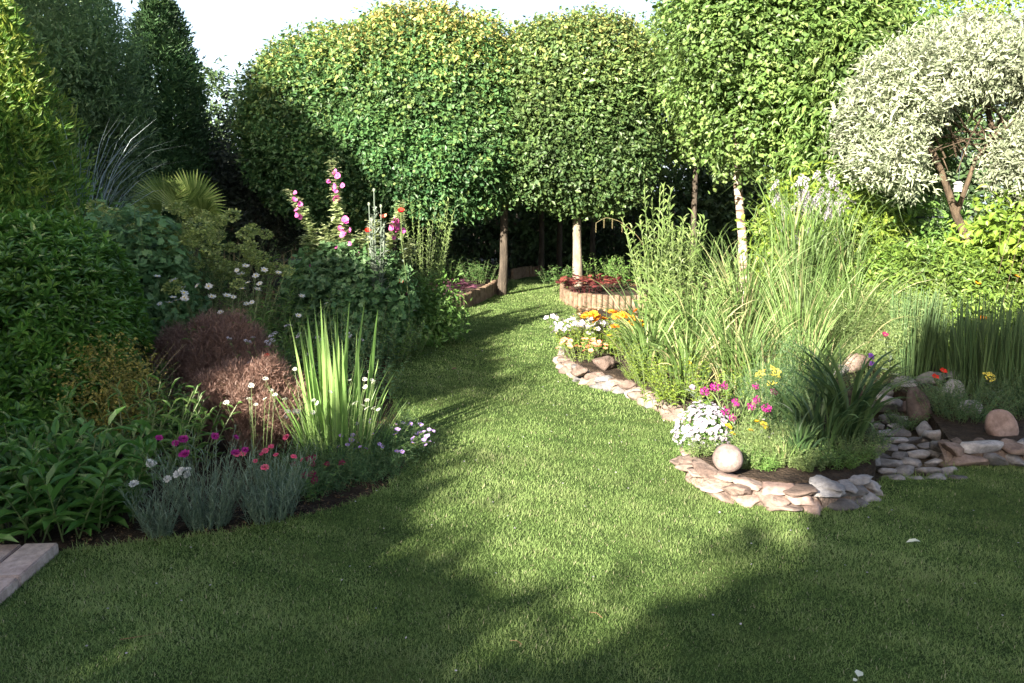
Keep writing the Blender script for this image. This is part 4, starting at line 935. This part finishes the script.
# filler foliage in the middle of the left border
for i,(px,Y,h,rb,L,Wd,mat,lab) in enumerate([(285,7.2,.75,.28,.09,.02,'green_leaf','leafy green perennial below the weeping sedge'),(325,6.9,.55,.3,.06,.03,'mallow_leaf','soft leafy mound in front of the lavatera'),
    (375,7.6,.5,.3,.06,.03,'dark_ferny','dark leafy mound at the foot of the lavatera by the lawn'),(240,7.6,1.0,.3,.09,.018,'green_leaf','tall narrow leaved perennial behind the white daisies'),
    (300,6.0,.48,.25,.07,.02,'green_leaf','leafy perennial just behind the tall sword leaves'),(365,6.3,.38,.26,.05,.025,'mallow_leaf','low leafy mound between the sword leaves and the lawn'),
    (160,5.2,.42,.2,.06,.02,'green_leaf','green filler plant between the golden shrub and bronze fennel'),(275,8.3,.9,.25,.10,.02,'dark_grass','dim upright leafy plant left of the lavatera foot'),(400,8.0,.42,.2,.06,.02,'green_leaf','small leafy plant at the last bend of the left border')]):
    mb,P=leafy(34,rb,h,.45,.15,150+i,16,L,Wd,.35,'leaf',sr=.003,hvar=.3); plant('border_perennial',lab,'perennial',px,Y,mb,[mat,'stem_green'],py=340)

# ------------------------------------------------------------------ far beds
def heuch(px,py,Y,label,mat,seed,rb=.24,n=44,h=.24,z=.16):
    mb=MB(); P,sd,r=stems(n,rb,h,.7,.3,seed,hvar=.3); mb.tubes(P,np.full((1,7),.002),3,mi=0); leaf_on(mb,P,r,2,.85,1.,.11,.11,.1,'lobed',taper=.1); plant('heuchera_plant',label,'heuchera',px,Y,mb,[mat],z=z,py=290)
ngon('far_bed_soil_sunny',GP([(571,294),(570,301),(576,305),(597,307.5),(650,307.5)])+[(2.6,13.2),(1.0,14.0)],.17,'soil')
ngon('far_bed_soil_shady',GP([(437,311),(462,307),(484,298),(497,290)])+[(-.9,14.8),(-3.2,14.8),(-2.4,11.6)],.17,'soil')
heuch(585,290,12.5,'heuchera with dark red leaves spilling over the sunlit logs','heuchera',161)
heuch(606,292,12.7,'heuchera with coppery red leaves nearer the tall leafy plant','heuchera',162,rb=.16,n=26)
heuch(452,300,12.2,'heuchera with purple black leaves behind the shaded logs','heuchera_purple',163,rb=.3)
for i,(px,Y,mat,lab,h) in enumerate([(560,13.6,'ivy','low leafy plant between pale trunk and red heuchera',.25),(625,13.4,'green_leaf','light green plant behind the coppery heuchera',.42),(480,13.8,'ivy','dark leafy plant in the shady far bed',.35),(600,14.2,'green_leaf','green plant at the back of the sunny far bed',.4),(450,14.2,'ivy','dim leafy plant at the back of the shady far bed',.4)]):
    mb,P=leafy(34,.3,h,.5,.2,165+i,10,.09,.05,.3,'leaf',sr=.003,hvar=.3); plant('far_bed_plant',lab,'perennial',px,Y,mb,[mat,'stem_green'],z=.2,py=290)

# ------------------------------------------------------------------ right bed
ZB=.13
# flowers at the far tip
flowering('alyssum_plant','white flowered clump at the far tip of the raised bed','flowers',580,7.95,ZB,leafy(80,.24,.26,.5,.2,171,16,.045,.016,.4,'leaf',sr=.0025,hvar=.25),['yellow_green','stem_green'],('al','five',['f_white','f_yellow'],.026),171,py=345)
flowering('marigold_plant','orange marigolds above the round boulder','marigolds',612,7.7,ZB,leafy(44,.18,.36,.4,.1,172,20,.06,.018,.4,'leaf',sr=.003,hvar=.2),['yellow_green','stem_green'],('mo','double',['f_orange'],.045),172,py=340,frac=.55)
flowering('marigold_plant','small yellow flowers between the orange marigolds and the strappy leaves','flowers',625,7.3,ZB,leafy(14,.1,.30,.4,.1,173,12,.05,.014,.4,'leaf',sr=.003,hvar=.3),['yellow_green','stem_green'],('my','double',['f_yellow'],.035),173,py=350,frac=.6)
flowering('salmon_flower_plant','salmon pink flower cluster beside the round boulder','flowers',582,7.35,ZB,leafy(44,.16,.17,.5,.2,174,9,.03,.012,.4,'leaf',sr=.0025,hvar=.2),['yellow_green','stem_green'],('sl','five',['f_salmon','f_yellow'],.024),174,py=360,frac=.8)
# tall pointed leaved plant
mb,P=leafy(34,.22,1.18,.16,.08,175,36,.11,.028,.45,'leaf',sr=.006,t0=.1,taper=.35,hvar=.16,elev2=.9); t=plant('willowherb_plant','tall bushy plant with pointed pale green leaves at the middle of the raised bed','perennial',668,7.7,mb,['willowherb','stem_green'],z=ZB)
mb,P=leafy(34,.26,.85,.3,.1,176,28,.10,.026,.45,'leaf',sr=.006,t0=.1,hvar=.2,elev2=.9); plant('willowherb_plant','shorter pointed leaved plant at the foot of the tall bushy one','perennial',690,7.3,mb,['willowherb','stem_green'],z=ZB)
q=W(660,186,7.6); mb,P=leafy(6,.10,q[2]-ZB-.06,.03,.02,177,44,.12,.028,.5,'leaf',sr=.007,t0=.2,hvar=.07,elev2=1.); plant('willowherb_plant','tallest single pointed leaved stem sticking up before the hornbeam','perennial',663,7.55,mb,['willowherb','stem_green'],z=ZB)
# grasses
def gr(px,Y,h,n,label,seed,mat='fresh_grass',rb=.15,lean=.2,curve=.8,w=.011,z=ZB,name='grass_clump',hvar=.3,pw=1.9):
    mb=MB(); blades(mb,n,rb,h,lean,curve,w,seed,k=11,hvar=hvar,fold=.1,pw=pw)
    blades(mb,n//6,rb,h*.7,lean*2,curve,w*.8,seed+500,k=8,hvar=.5,rlo=.93,rhi=1.); return plant(name,label,'grass clump',px,Y,mb,[mat],z=z,py=330)
gr(706,8.3,1.25,90,'arching tall grass just left of the white birch trunk',181,lean=.05,curve=1.6,pw=4)
gr(793,7.7,1.62,170,'tallest miscanthus grass right of the birch trunk',182,w=.013,lean=-.02,curve=1.7,rb=.30,hvar=.35,pw=5)
gr(835,7.9,1.45,150,'tall miscanthus grass below the white flowering shrub',183,w=.012,lean=-.02,curve=1.7,rb=.26,hvar=.35,pw=5)
gr(743,7.4,1.12,200,'mid height pale grass in the centre of the raised bed',184,curve=.9,lean=.15)
gr(800,6.6,.95,170,'mid height pale grass with upright blades near the pond side',185,w=.010,curve=.5,lean=.12)
gr(695,6.9,.75,150,'low arching grass at the foot of the tall leafy plants',186)
gr(848,7.1,.95,160,'feathery grass clump beside the bright green spirea',187)
gr(650,6.75,.62,110,'strappy leaved clump behind the sunlit edging',188,w=.020,curve=1.1)
gr(690,6.1,.55,110,'strappy leaved clump above the last edging stones',189,w=.016,curve=1.2)
gr(740,6.0,.72,130,'grassy clump directly behind the white phlox',190,w=.011)
gr(765,5.75,.62,90,'yellow green grassy clump right behind the phlox and magenta flowers',191,w=.010)
gr(812,5.85,.62,120,'grass with thin blades behind the dark strappy leaves',192,w=.009)
gr(856,4.75,.60,75,'dark strappy leaved plant arching over the stone path',193,mat='dark_grass',w=.022,curve=1.0,rb=.08)
gr(826,4.62,.42,60,'dark strappy leaved plant in the middle of the near raised bed',194,mat='dark_grass',w=.020,curve=.9,rb=.12)
gr(806,4.42,.24,60,'short strappy tuft above the grey wall stones',195,mat='dark_grass',w=.014,curve=.8,rb=.06)
gr(790,4.38,.14,90,'tiny dry grass tuft on top of the near wall',196,mat='fresh_grass',w=.005,rb=.08)
gr(735,4.9,.26,60,'short grass between phlox and the dark ferny plants',197,w=.008)
# climbers / fine fill
mb,P=leafy(60,.35,.35,.5,.2,201,14,.045,.018,.4,'leaf',sr=.002,hvar=.4); plant('ground_cover_plant','yellowish leafy ground cover behind the last edging stones','ground cover',690,5.7,mb,['yellow_green','stem_green'],z=ZB,py=390)
mb,P=leafy(50,.22,.30,.5,.2,202,14,.04,.016,.4,'leaf',sr=.002,hvar=.4); plant('ground_cover_plant','leafy ground cover among the strappy leaves above the sunny edging','ground cover',655,6.4,mb,['yellow_green','stem_green'],z=ZB,py=380)
plant('ferny_plant','dark feathery love-in-a-mist plant behind the magenta flowers','ferny plant',775,4.95,fennel_mb(20,.14,.42,203,fine=.03,m=9,spread=.07,lean=.35),['dark_ferny','stem_green'],z=ZB,py=420)
plant('ferny_plant','dark feathery plant in the middle of the near raised bed','ferny plant',798,5.15,fennel_mb(18,.14,.46,204,fine=.03,m=9,spread=.07,lean=.35),['dark_ferny','stem_green'],z=ZB,py=420)
plant('ferny_plant','light green feathery plant near the pinkish grey rock','ferny plant',862,6.9,fennel_mb(24,.22,.62,205,fine=.04,m=14,spread=.09,lean=.4),['ferny','stem_green'],z=ZB,py=350)
plant('ferny_plant','light green feathery plant beside the horsetail reeds','ferny plant',890,7.1,fennel_mb(18,.2,.55,206,fine=.04,m=14,spread=.09,lean=.4),['ferny','stem_green'],z=ZB,py=350)
plant('ferny_plant','low feathery green plant above the pink wall stones','ferny plant',760,4.55,fennel_mb(18,.10,.16,207,fine=.025,m=8,spread=.05,lean=.6),['ferny','stem_green'],z=ZB,py=470)
for i,(px,Y,rb,h,mat,lab) in enumerate([(700,4.52,.07,.10,'ferny','low fine cushion left of the stone ball'),(742,4.30,.07,.09,'ferny','low fine cushion just right of the stone ball'),(765,4.27,.07,.08,'green_leaf','green cushion right behind the capping stones, near the ball'),(808,4.26,.08,.09,'ferny','pale cushion right behind the capping stones, below the strappy tuft'),(838,4.30,.08,.10,'green_leaf','green cushion close behind the grey wall stones'),(862,4.45,.08,.13,'ferny','pale cushion at the wall corner beside the stone path'),(785,4.34,.09,.09,'ferny','low fine cushion behind the pink wall stones'),(820,4.36,.10,.10,'dark_ferny','low dark cushion behind the grey wall stones'),(848,4.42,.10,.12,'green_leaf','low leafy cushion at the lawn corner of the near bed'),
    (868,4.75,.09,.12,'dark_ferny','low dark cushion beside the stone path'),(752,4.36,.06,.08,'green_leaf','tiny green tuft beside the stone ball'),(640,6.55,.14,.14,'yellow_green','small leafy tuft behind the large round boulder'),(672,5.9,.12,.12,'yellow_green','small leafy tuft behind the last edging stones'),
    (962,5.3,.15,.16,'dark_ferny','low dark cushion in front of the rose boulder'),(1005,5.75,.2,.22,'dark_ferny','dark cushion just behind the rose boulder'),(1035,5.3,.16,.14,'dark_ferny','low dark cushion at the right picture edge above the low wall'),(945,5.75,.16,.16,'dark_ferny','low dark cushion behind the standing stone'),(870,6.2,.2,.2,'ferny','low pale cushion beside the violet flowers')]):
    mb,P=leafy(60,rb,h,.7,.3,401+i,12,.022,.009,.4,'leaf',sr=.0015,hvar=.45); plant('cushion_plant',lab,'ground cover',px,Y,mb,[mat,'stem_green'],z=.125,py=470 if Y<5 else 430)
# white phlox mound: flowers as parts
t=thing('phlox_mound','dense mound of white flowers tumbling beside the stone ball','phlox',(G(706,468)[0],G(706,468)[1]+.10,.06))
mb=MB(); crown(mb,(0,0,.12),(.16,.15,.17),900,7,.018,.005,211,shell=.5,twig=.05,front=.7,zmin=0); mb.build('foliage','green_leaf',t)
r=rg(212); cnt=0; big=MB(); 
pts=[]
while len(pts)<330:
    d=nrm(r.normal(size=3)); 
    if d[2]<-.25 or d[1]>.35: continue
    pts.append(d)
fm=flower_mesh('phlox',.0145,5)
fv=np.concatenate(fm.v); ff=np.concatenate(fm.f); fr=np.concatenate(fm.r); fmi=np.concatenate(fm.m)
from mathutils import Vector
for i,d in enumerate(pts):
    p=d*np.array([.175,.165,.185])*(1+.07*r.normal())+np.array([0,0,.12]); f=(d+r.normal(size=3)*.3)
    if i<100: put_flower(t,'phl','phlox',['f_white','f_palepink'],.0145,p,f,.9+.3*r.random())
    else:
        R=np.array(Vector(f).to_track_quat('Z','Y').to_matrix()); v=(fv*(.9+.3*r.random()))@R.T+p
        for mi_ in (0,1):
            k=fmi==mi_; big.add(v,ff[k],fr[k],mi_)
o=big.build('flower_carpet',['f_white','f_palepink'],t); o['kind']='stuff'
flowering('sweet_william','magenta sweet william between the white flowers and dark ferny plants','sweet william',738,4.72,ZB,leafy(13,.09,.30,.35,.1,213,12,.05,.014,.5,'leaf',sr=.003,hvar=.35),['green_leaf','stem_green'],('sw','ball',['f_magenta'],.025),213,py=430,frac=.9,sc=(.7,1.2))
flowering('yellow_flower_plant','small plant with a few bright yellow flowers behind the stone ball','flowers',746,4.55,ZB,leafy(5,.05,.15,.4,.1,214,8,.04,.012,.5,'leaf',sr=.002,hvar=.4),['green_leaf','stem_green'],('yf','double',['f_yellow'],.028),214,py=450)
flowering('yellow_flower_plant','flat yellow yarrow heads above the magenta flowers','yarrow',748,5.15,ZB,leafy(4,.12,.33,.3,.1,215,10,.05,.012,.5,'leaf',sr=.002,hvar=.15),['green_leaf','stem_green'],('yy','umbel',['f_achillea','stem_green'],.045),215,py=400)
flowering('tiny_flower_plant','small white flowered sprigs at the foot of the dark ferny plants','flowers',770,4.62,ZB,leafy(7,.10,.14,.4,.1,216,8,.02,.008,.5,'leaf',sr=.002,hvar=.5),['green_leaf','stem_green'],('tw','five',['f_white','f_yellow'],.014),216,py=460)
poppy(692,388,'single pink and violet flower above the ground cover','f_palepink','five',Y=5.6,r0=.028,z0=ZB)
poppy(689,363,'single small yellow flower among the grassy leaves','f_yellow','five',Y=6.0,r0=.022,z0=ZB)
# gladiolus by the rock
t=thing('wild_gladiolus','violet hanging flowers on one arching stem above the stone path','flower',(W(868,430,5.1)[0],5.1,ZB))
x0=W(868,430,5.1)[0]
P=np.array([[(0,0,0),(.0,0,.25),tuple(np.array([W(873,356,5.1)[0]-x0,0,W(873,356,5.1)[2]-ZB]))]]); mb=MB(); mb.tubes(P,np.full((1,3),.003),4); mb.build('stem',['stem_green'],t)
for px,py in [(873,355),(874,363)]: put_flower(t,'gl','bell',['f_violet'],.035,(W(px,py,5.1)[0]-x0,0,W(px,py,5.1)[2]-ZB),(.4,-.6,.6))
# flowering shrub (white racemes)
Y=8.9; t=thing('deutzia_shrub','yellow green shrub with hanging white blossom behind the tall grasses','shrub',(W(822,260,Y)[0],Y,0)); x0=W(822,260,Y)[0]
mb=MB(); crown(mb,(0,0,.98),(.66,.5,.86),1700,8,.085,.032,221,tmpl='leaf',p=2.3,shell=.5,twig=.25,rough=.2,front=.75,droop=.25,zmin=.1); mb.build('foliage','yellow_green',t)
r=rg(222)
for i in range(70):
    px=772+r.random()*75; py=172+r.random()*42 if i<54 else 180+r.random()*70; q=W(px,py,Y-.5-.1*r.random())
    put_flower(t,'dz','spike',['f_white'],.026,(q[0]-x0,q[1]-Y,q[2]),(r.normal()*.5,-.7,-.5),.7+.5*r.random(),name='blossom')
# spirea mound
t=thing('spirea_shrub','wide bright green mound of small leaves under the variegated tree','shrub',(W(915,290,7.9)[0],7.9,0))
mb=MB(); crown(mb,(0,0,.54),(.84,.5,.52),3000,8,.055,.024,223,tmpl='leaf',p=2.6,shell=.35,twig=.2,rough=.14,rsc=3,front=.8,up=.7,zmin=.1); mb.build('foliage','bright_green',t)
mb,P=leafy(40,.75,.85,.25,.1,224,10,.06,.026,.4,'leaf',t0=.6,sr=.003); mb.build('stem',['bright_green','stem_green'],t)
# climber at right
t=thing('climbing_shrub','loose light leaved climber at the right picture edge below the variegated crown','shrub',(W(1000,260,7.95)[0],7.95,0))
mb=MB(); crown(mb,(.15,0,1.0),(.50,.4,.72),520,8,.085,.05,225,tmpl='leaf',p=2.2,shell=.8,twig=.28,rough=.3,front=.6,clumpy=.4,zmin=.3); mb.build('foliage','yellow_green',t)
mb,P=leafy(10,.4,1.6,.3,.2,226,12,.08,.05,.3,'leaf',sr=.005); mb.build('stem',['yellow_green','stem_brown'],t)
mb,P=leafy(46,.35,.62,.4,.1,227,14,.06,.02,.4,'leaf',sr=.003,hvar=.3); flowering('orange_flower_plant','pale grassy plant with an orange flower at the right picture edge','flowers',1008,7.2,.12,(mb,P),['ferny','stem_green'],('of','five',['f_orange','f_yellow'],.035),227,frac=.12,py=310)
# shrub under the variegated tree
mb=MB(); crown(mb,(0,0,.85),(.6,.4,.85),700,8,.08,.045,228,tmpl='leaf',shell=.8,twig=.25,rough=.3,front=.6,clumpy=.5,zmin=.1); plant('shade_shrub','dim leafy shrub behind the spirea under the variegated tree','shrub',900,8.9,mb,['green_leaf'],py=280)
# horsetail reeds
def reeds(px,Y,h,n,rb,label,seed,z=.12,mat='horsetail'):
    mb=MB(); P,sd,r=stems(n,rb,h,.10,.03,seed,k=7,hvar=.25); mb.tubes(P,np.linspace(.0055,.003,7)[None],4,rnd=.5)
    blades(mb,n//2,rb,h*.9,.15,.2,.010,seed+1,hvar=.3); plant('horsetail_reeds',label,'reeds',px,Y,mb,[mat],z=z,py=370)
reeds(915,6.7,.62,130,.18,'upright dark green reeds behind the pond stones',231)
reeds(985,6.1,.62,150,.20,'dense dark reeds beside the yellow yarrow',232)
reeds(1018,5.9,.55,130,.18,'dark reeds cut by the right picture edge',233)
reeds(955,6.5,.45,70,.14,'shorter reeds between the two dark clumps',234)
# pond side plants
mb,P=leafy(110,.24,.26,.6,.2,241,16,.028,.010,.4,'leaf',sr=.002,hvar=.3); plant('ground_cover_plant','low dark green mound on the low wall between standing stone and rose boulder','ground cover',958,5.45,mb,['dark_ferny','stem_green'],z=.10,py=430)
mb,P=leafy(60,.2,.30,.6,.2,242,16,.035,.014,.4,'leaf',sr=.002,hvar=.3); plant('ground_cover_plant','dark leafy mound right of the rose boulder','ground cover',1025,5.5,mb,['dark_ferny','stem_green'],z=.10,py=430)
mb,P=leafy(40,.10,.12,.6,.2,243,12,.025,.012,.4,'leaf',sr=.002,hvar=.3); plant('ground_cover_plant','small green tuft at the foot of the standing stone','ground cover',905,5.45,mb,['dark_ferny','stem_green'],z=.02,py=430)
for px,py,lab in [(935,377,'red flower standing above the pond stones, lower of two'),(943,371,'red orange flower standing above the pond stones, upper of two')]:
    poppy(px,py,lab,'f_red','five',Y=6.0,r0=.03,z0=.12)
t=poppy(990,377,'flat yellow yarrow head in front of the dark reeds','f_achillea','umbel',Y=5.75,r0=.05,z0=.12)
for px,py,Yy,lab in [(885,335,6.6,'small dusky pink flower near the feathery plants')]: poppy(px,py,lab,'f_burgundy','five',Y=Yy,r0=.03,z0=.12)
# wire, bird box
P0=W(895,217,9.2); P1=W(1100,209,8.0)
mb=MB(); tt=np.linspace(0,1,14)[:,None]; Q=(np.array(P0)*(1-tt)+np.array(P1)*tt); Q[:,2]-=.03*np.sin(PI*tt[:,0]); mb.tubes(Q[None],np.full((1,14),.008),6)
tag(mb.build('garden_cable','metal_dark'),'dark cable strung level under the variegated tree','cable')
p=W(958,187,8.0); t=thing('bird_feeder','small white hanging box under the variegated crown','bird feeder',(p[0],8.0,p[2]))
mb=MB(); boxmb(mb,-.026,.026,-.025,.025,-.045,.03); mb.build('box','white_paint',t)
mb=MB(); v=[(-.036,-.035,.03),(.036,-.035,.03),(.036,.035,.03),(-.036,.035,.03),(0,-.035,.055),(0,.035,.055)]; mb.add(v,[(0,1,4),(1,2,5),(1,5,4),(2,3,5),(3,0,4),(3,4,5),(0,2,1),(0,3,2)]); mb.build('roof','white_paint',t)
mb=MB(); mb.tubes(np.array([[(0,0,.06),(0,0,.2),(.01,0,.34)]]),np.full((1,3),.003),4); mb.build('hanger','metal_dark',t)
# small things lying on the lawn
def bit(px,py,L,Wd,label,mat,a,name='fallen_leaf',tm='leaf'):
    g=G(px,py,.05); mb=MB(); mb.leaves([(0,0,0)],[(math.cos(a),math.sin(a),.1)],[(0,-.3,1)],L,Wd,tm,np.array([.6])); o=mb.build(name,mat); o.location=(g[0],g[1],.048); tag(o,label,'leaf')
bit(906,542,.075,.022,'pale curled leaf lying on the shaded lawn below the near wall','f_palewhite',.15)
bit(858,676,.04,.03,'small white petal lying on the lawn at the bottom of the picture','f_palewhite',1.)
bit(853,680,.018,.015,'tiny white petal beside the larger one at the bottom','f_palewhite',.3,name='fallen_petal')
bit(452,372-3,.06,.04,'brown leaf lying near the far bend','litter',.6)
def twig(px,py,L,a,label):
    g=G(px,py,.05); P=np.array([[(0,0,0),(math.cos(a)*L*.5,math.sin(a)*L*.5,.006),(math.cos(a+.2)*L,math.sin(a+.2)*L,0)]]); mb=MB(); mb.tubes(P,np.array([[.0015,.0012,.0008]]),5); o=mb.build('twig','twig'); o.location=(g[0],g[1],.052); tag(o,label,'twig')
twig(120,640,.14,.15,'thin straw twig on the shaded lawn below the magenta dianthus'); twig(602,618,.06,2.2,'short twig in the sunlit grass near the bottom'); twig(522,645,.05,2.4,'very short twig in the shade edge near the bottom')
r=rg(99); mb=MB()
x=r.random(500)*8-3.5; y=2.3+r.random(500)**.8*6; k=inpoly(x,y,LAWN); P=np.stack([x[k],y[k],.045+.01*r.random(k.sum())],1)[:210]; n=len(P)
mb.leaves(P,r.normal(size=(n,3))*[1,1,.2],r.normal(size=(n,3))*.3+[0,0,1],.009,.009,'round',r.random(n)); tag(mb.build('clover_petals',['f_white']),'tiny white clover heads and petals scattered over the lawn','petals',kind='stuff')

# ------------------------------------------------------------------ unseen leaf masses added behind the viewer, shaped to shade lawn and left border
S0=-10.
def UV(u,v,ds=0.):
    ca,sa=math.cos(SUN_AZ),math.sin(SUN_AZ); s=S0+ds
    return (u*ca+s*sa, -u*sa+s*ca, v-(-4-S0)*math.tan(SUN_EL)*-1*-1 if False else v)
DV=-(S0+4)*math.tan(SUN_EL)*-1   # heights measured at s=-4 shift by the extra run back to the sun
def vlo(u): return np.where(u<-4,4.9,2.5)
def shade_mass(name,label,poly,hole,seed,ds):
    r=rg(seed); us=[p[0] for p in poly]; vs=[p[1] for p in poly]
    A=(max(us)-min(us))*(max(vs)-min(vs)); n=int(A*330); u=min(us)+(max(us)-min(us))*r.random(n); v=min(vs)+(max(vs)-min(vs))*r.random(n)
    q3=np.stack([u,v,u*0],1); nu=.13*noise3(q3,4.,7)+.14*noise3(q3,11.,9); nv=.13*noise3(q3,4.,17)+.14*noise3(q3,11.,19)
    k=inpoly(u+nu,v+nv,poly)
    nf=noise3(q3,9.,31)+.5*noise3(q3,22.,33)
    near=(inpoly(u,v-.26,poly)|inpoly(u+.22,v,poly)|inpoly(u-.22,v,poly))&(v<5.)&(v>2.4)&(u>-4.6)&(u<-.5)
    k|=near&(nf>.30)&~((u>-1.15)&(u<-.86)&(v>3.6)&(v<4.1))
    edge=k&~(inpoly(u,v+.22,poly)&inpoly(u+.2,v,poly)&inpoly(u-.2,v,poly))&(u>-4.6)&(u<-.5)
    k&=~(edge&(nf<-.25))
    if hole is not None: k&=~inpoly(u+.03*r.normal(size=n),v+.03*r.normal(size=n),hole)
    u=u[k];v=v[k];n=len(u); s=S0+ds+(r.random(n)-.5)*1.2
    sh=(-4-s)*math.tan(SUN_EL)  # ray height gain from s=-4 back to s
    ca,sa=math.cos(SUN_AZ),math.sin(SUN_AZ)
    z=v+sh; ok=z>.1
    P=np.stack([u*ca+s*sa,-u*sa+s*ca,z],1)[ok]; n=len(P)
    base=P[:,:2].mean(0); t=thing(name,label,'tree',(base[0],base[1],0)); P[:,:2]-=base
    mb=MB(); mb.leaves(P,r.normal(size=(n,3))-[0,0,.4],r.normal(size=(n,3)),.15+.05*r.random(n),.10,'rhomb',r.random(n))
    n=int(A*260); u=min(us)+(max(us)-min(us))*r.random(n); v=min(vs)+(max(vs)-min(vs))*r.random(n); k=np.ones(n,bool)
    for du,dv in ((.2,0),(-.2,0),(0,.2),(0,-.2)):
        k&=inpoly(u+du,v+dv,poly)|(inpoly(u,v,poly)&((u+du<min(us))|(u+du>max(us))|(np.abs(u+1.32)<.25)|(np.abs(u+5.05)<.25))&(v<vlo(u)))
        if hole is not None: k&=~inpoly(u+du,v+dv,hole)
    u=u[k];v=v[k];n=len(u); s=S0+ds+(r.random(n)-.5)*1.2; z=v+(-4-s)*math.tan(SUN_EL); ok=z>.1
    P=np.stack([u*ca+s*sa,-u*sa+s*ca,z],1)[ok]; n=len(P); P[:,:2]-=base; sd=np.array([sa,ca,0.])
    mb.leaves(P,r.normal(size=(n,3))*[.6,.6,1],np.tile([sa,ca,-.3],(n,1))+r.normal(size=(n,3))*.5,.36,.26,'rhomb',r.random(n)); mb.build('crown','dark_conifer',t)
    trunk_mb([([(0,0,-.05),(0,0,3.),(0,0,5.)],[.2,.16,.1])],10).build('trunk','bark',t,smooth=True)
lowv=-2.5
HOLE=[(-4.15,3.45),(-3.35,3.40),(-3.30,4.05),(-3.75,4.12),(-4.2,3.85)]  # gap left in the added leaf mass so sun reaches the sword leaves
shade_mass('shade_screen','unseen tall leaf screen behind the viewer on the far left, added to cast shade',[(-16,lowv),(-16,9.0),(-12.9,8.9),(-12.0,9.1),(-11.2,9.5),(-10.6,9.5),(-9.5,8.75),(-8.9,8.3),(-8.3,7.9),(-8.1,6.2),(-7.3,5.7),(-6.9,6.1),(-6.1,5.6),(-5.0,5.25),(-5.0,lowv)],None,301,0)
shade_mass('shade_screen','unseen leaf screen behind the viewer nearer the middle, added to cast shade',[(-5.1,lowv),(-5.1,5.3),(-4.1,4.55),(-3.55,4.3),(-3.2,3.85),(-2.8,3.33),(-2.4,3.10),(-2.0,2.98),(-1.6,2.84),(-1.3,2.86),(-1.3,lowv)],HOLE,302,0.)
shade_mass('shade_screen','unseen leaf screen behind the viewer on the right, added to cast shade',[(-1.35,lowv),(-1.35,2.86),(-1.0,2.93),(-.80,3.2),(-.76,3.8),(-1.08,4.3),(-1.05,4.75),(-.66,5.45),(-.25,5.95),(.6,6.2),(5,6.3),(5,lowv)],None,303,0.)

# ------------------------------------------------------------------ light, sky, camera
w=bpy.data.worlds.new('World'); SC.world=w; w.use_nodes=True; nt=w.node_tree
for n in list(nt.nodes): nt.nodes.remove(n)
out=nt.nodes.new('ShaderNodeOutputWorld'); bg=nt.nodes.new('ShaderNodeBackground'); sky=nt.nodes.new('ShaderNodeTexSky')
sky.sky_type='NISHITA'; sky.sun_disc=False; sky.sun_elevation=SUN_EL; sky.sun_rotation=SUN_AZ+PI
sky.air_density=1.0; sky.dust_density=4.0; sky.ozone_density=1.0
tc=nt.nodes.new('ShaderNodeTexCoord'); sx=nt.nodes.new('ShaderNodeSeparateXYZ'); nt.links.new(tc.outputs['Generated'],sx.inputs[0])
mr=nt.nodes.new('ShaderNodeMapRange'); mr.interpolation_type='SMOOTHSTEP'; mr.inputs['From Min'].default_value=.05; mr.inputs['From Max'].default_value=.42; mr.inputs['To Min'].default_value=1.; mr.inputs['To Max'].default_value=0.; nt.links.new(sx.outputs[2],mr.inputs['Value'])
# thin bright evening haze low in the sky, over the clear blue
hz=nt.nodes.new('ShaderNodeMix'); hz.data_type='RGBA'; hz.blend_type='ADD'; hz.inputs['B'].default_value=(3.6,4.2,4.9,1); nt.links.new(mr.outputs[0],hz.inputs['Factor']); nt.links.new(sky.outputs[0],hz.inputs['A'])
nt.links.new(hz.outputs['Result'],bg.inputs[0]); bg.inputs[1].default_value=.048; nt.links.new(bg.outputs[0],out.inputs[0])
sl=bpy.data.lights.new('Sun','SUN'); sl.energy=5.; sl.angle=math.radians(.53); sl.color=(1,.90,.75); so=bpy.data.objects.new('Sun',sl); COL.objects.link(so)
d=Vector((math.sin(SUN_AZ)*math.cos(SUN_EL),math.cos(SUN_AZ)*math.cos(SUN_EL),-math.sin(SUN_EL)))
so.rotation_euler=d.to_track_quat('-Z','Y').to_euler(); so.location=(-8,-12,9)
cd=bpy.data.cameras.new('Camera'); cam=bpy.data.objects.new('Camera',cd); COL.objects.link(cam); SC.camera=cam
cd.sensor_width=36; cd.lens=36*FPX/1024; cd.clip_start=.05; cd.clip_end=500
cam.location=(0,0,CAM_H); cam.rotation_euler=(PI/2-PITCH,0,0)
SC.view_settings.view_transform='Standard'; SC.view_settings.look='None'; SC.view_settings.gamma=1; SC.view_settings.use_curve_mapping=False
SC.view_settings.exposure=2.45
SC.cycles.max_bounces=6; SC.cycles.diffuse_bounces=3; SC.cycles.glossy_bounces=2; SC.cycles.transmission_bounces=4
SC.cycles.use_denoising=True
try: SC.cycles.denoiser='OPENIMAGEDENOISE'
except Exception: pass
print('TRIS',sum(len(m.polygons) for m in bpy.data.meshes),'OBJ',len(bpy.data.objects))
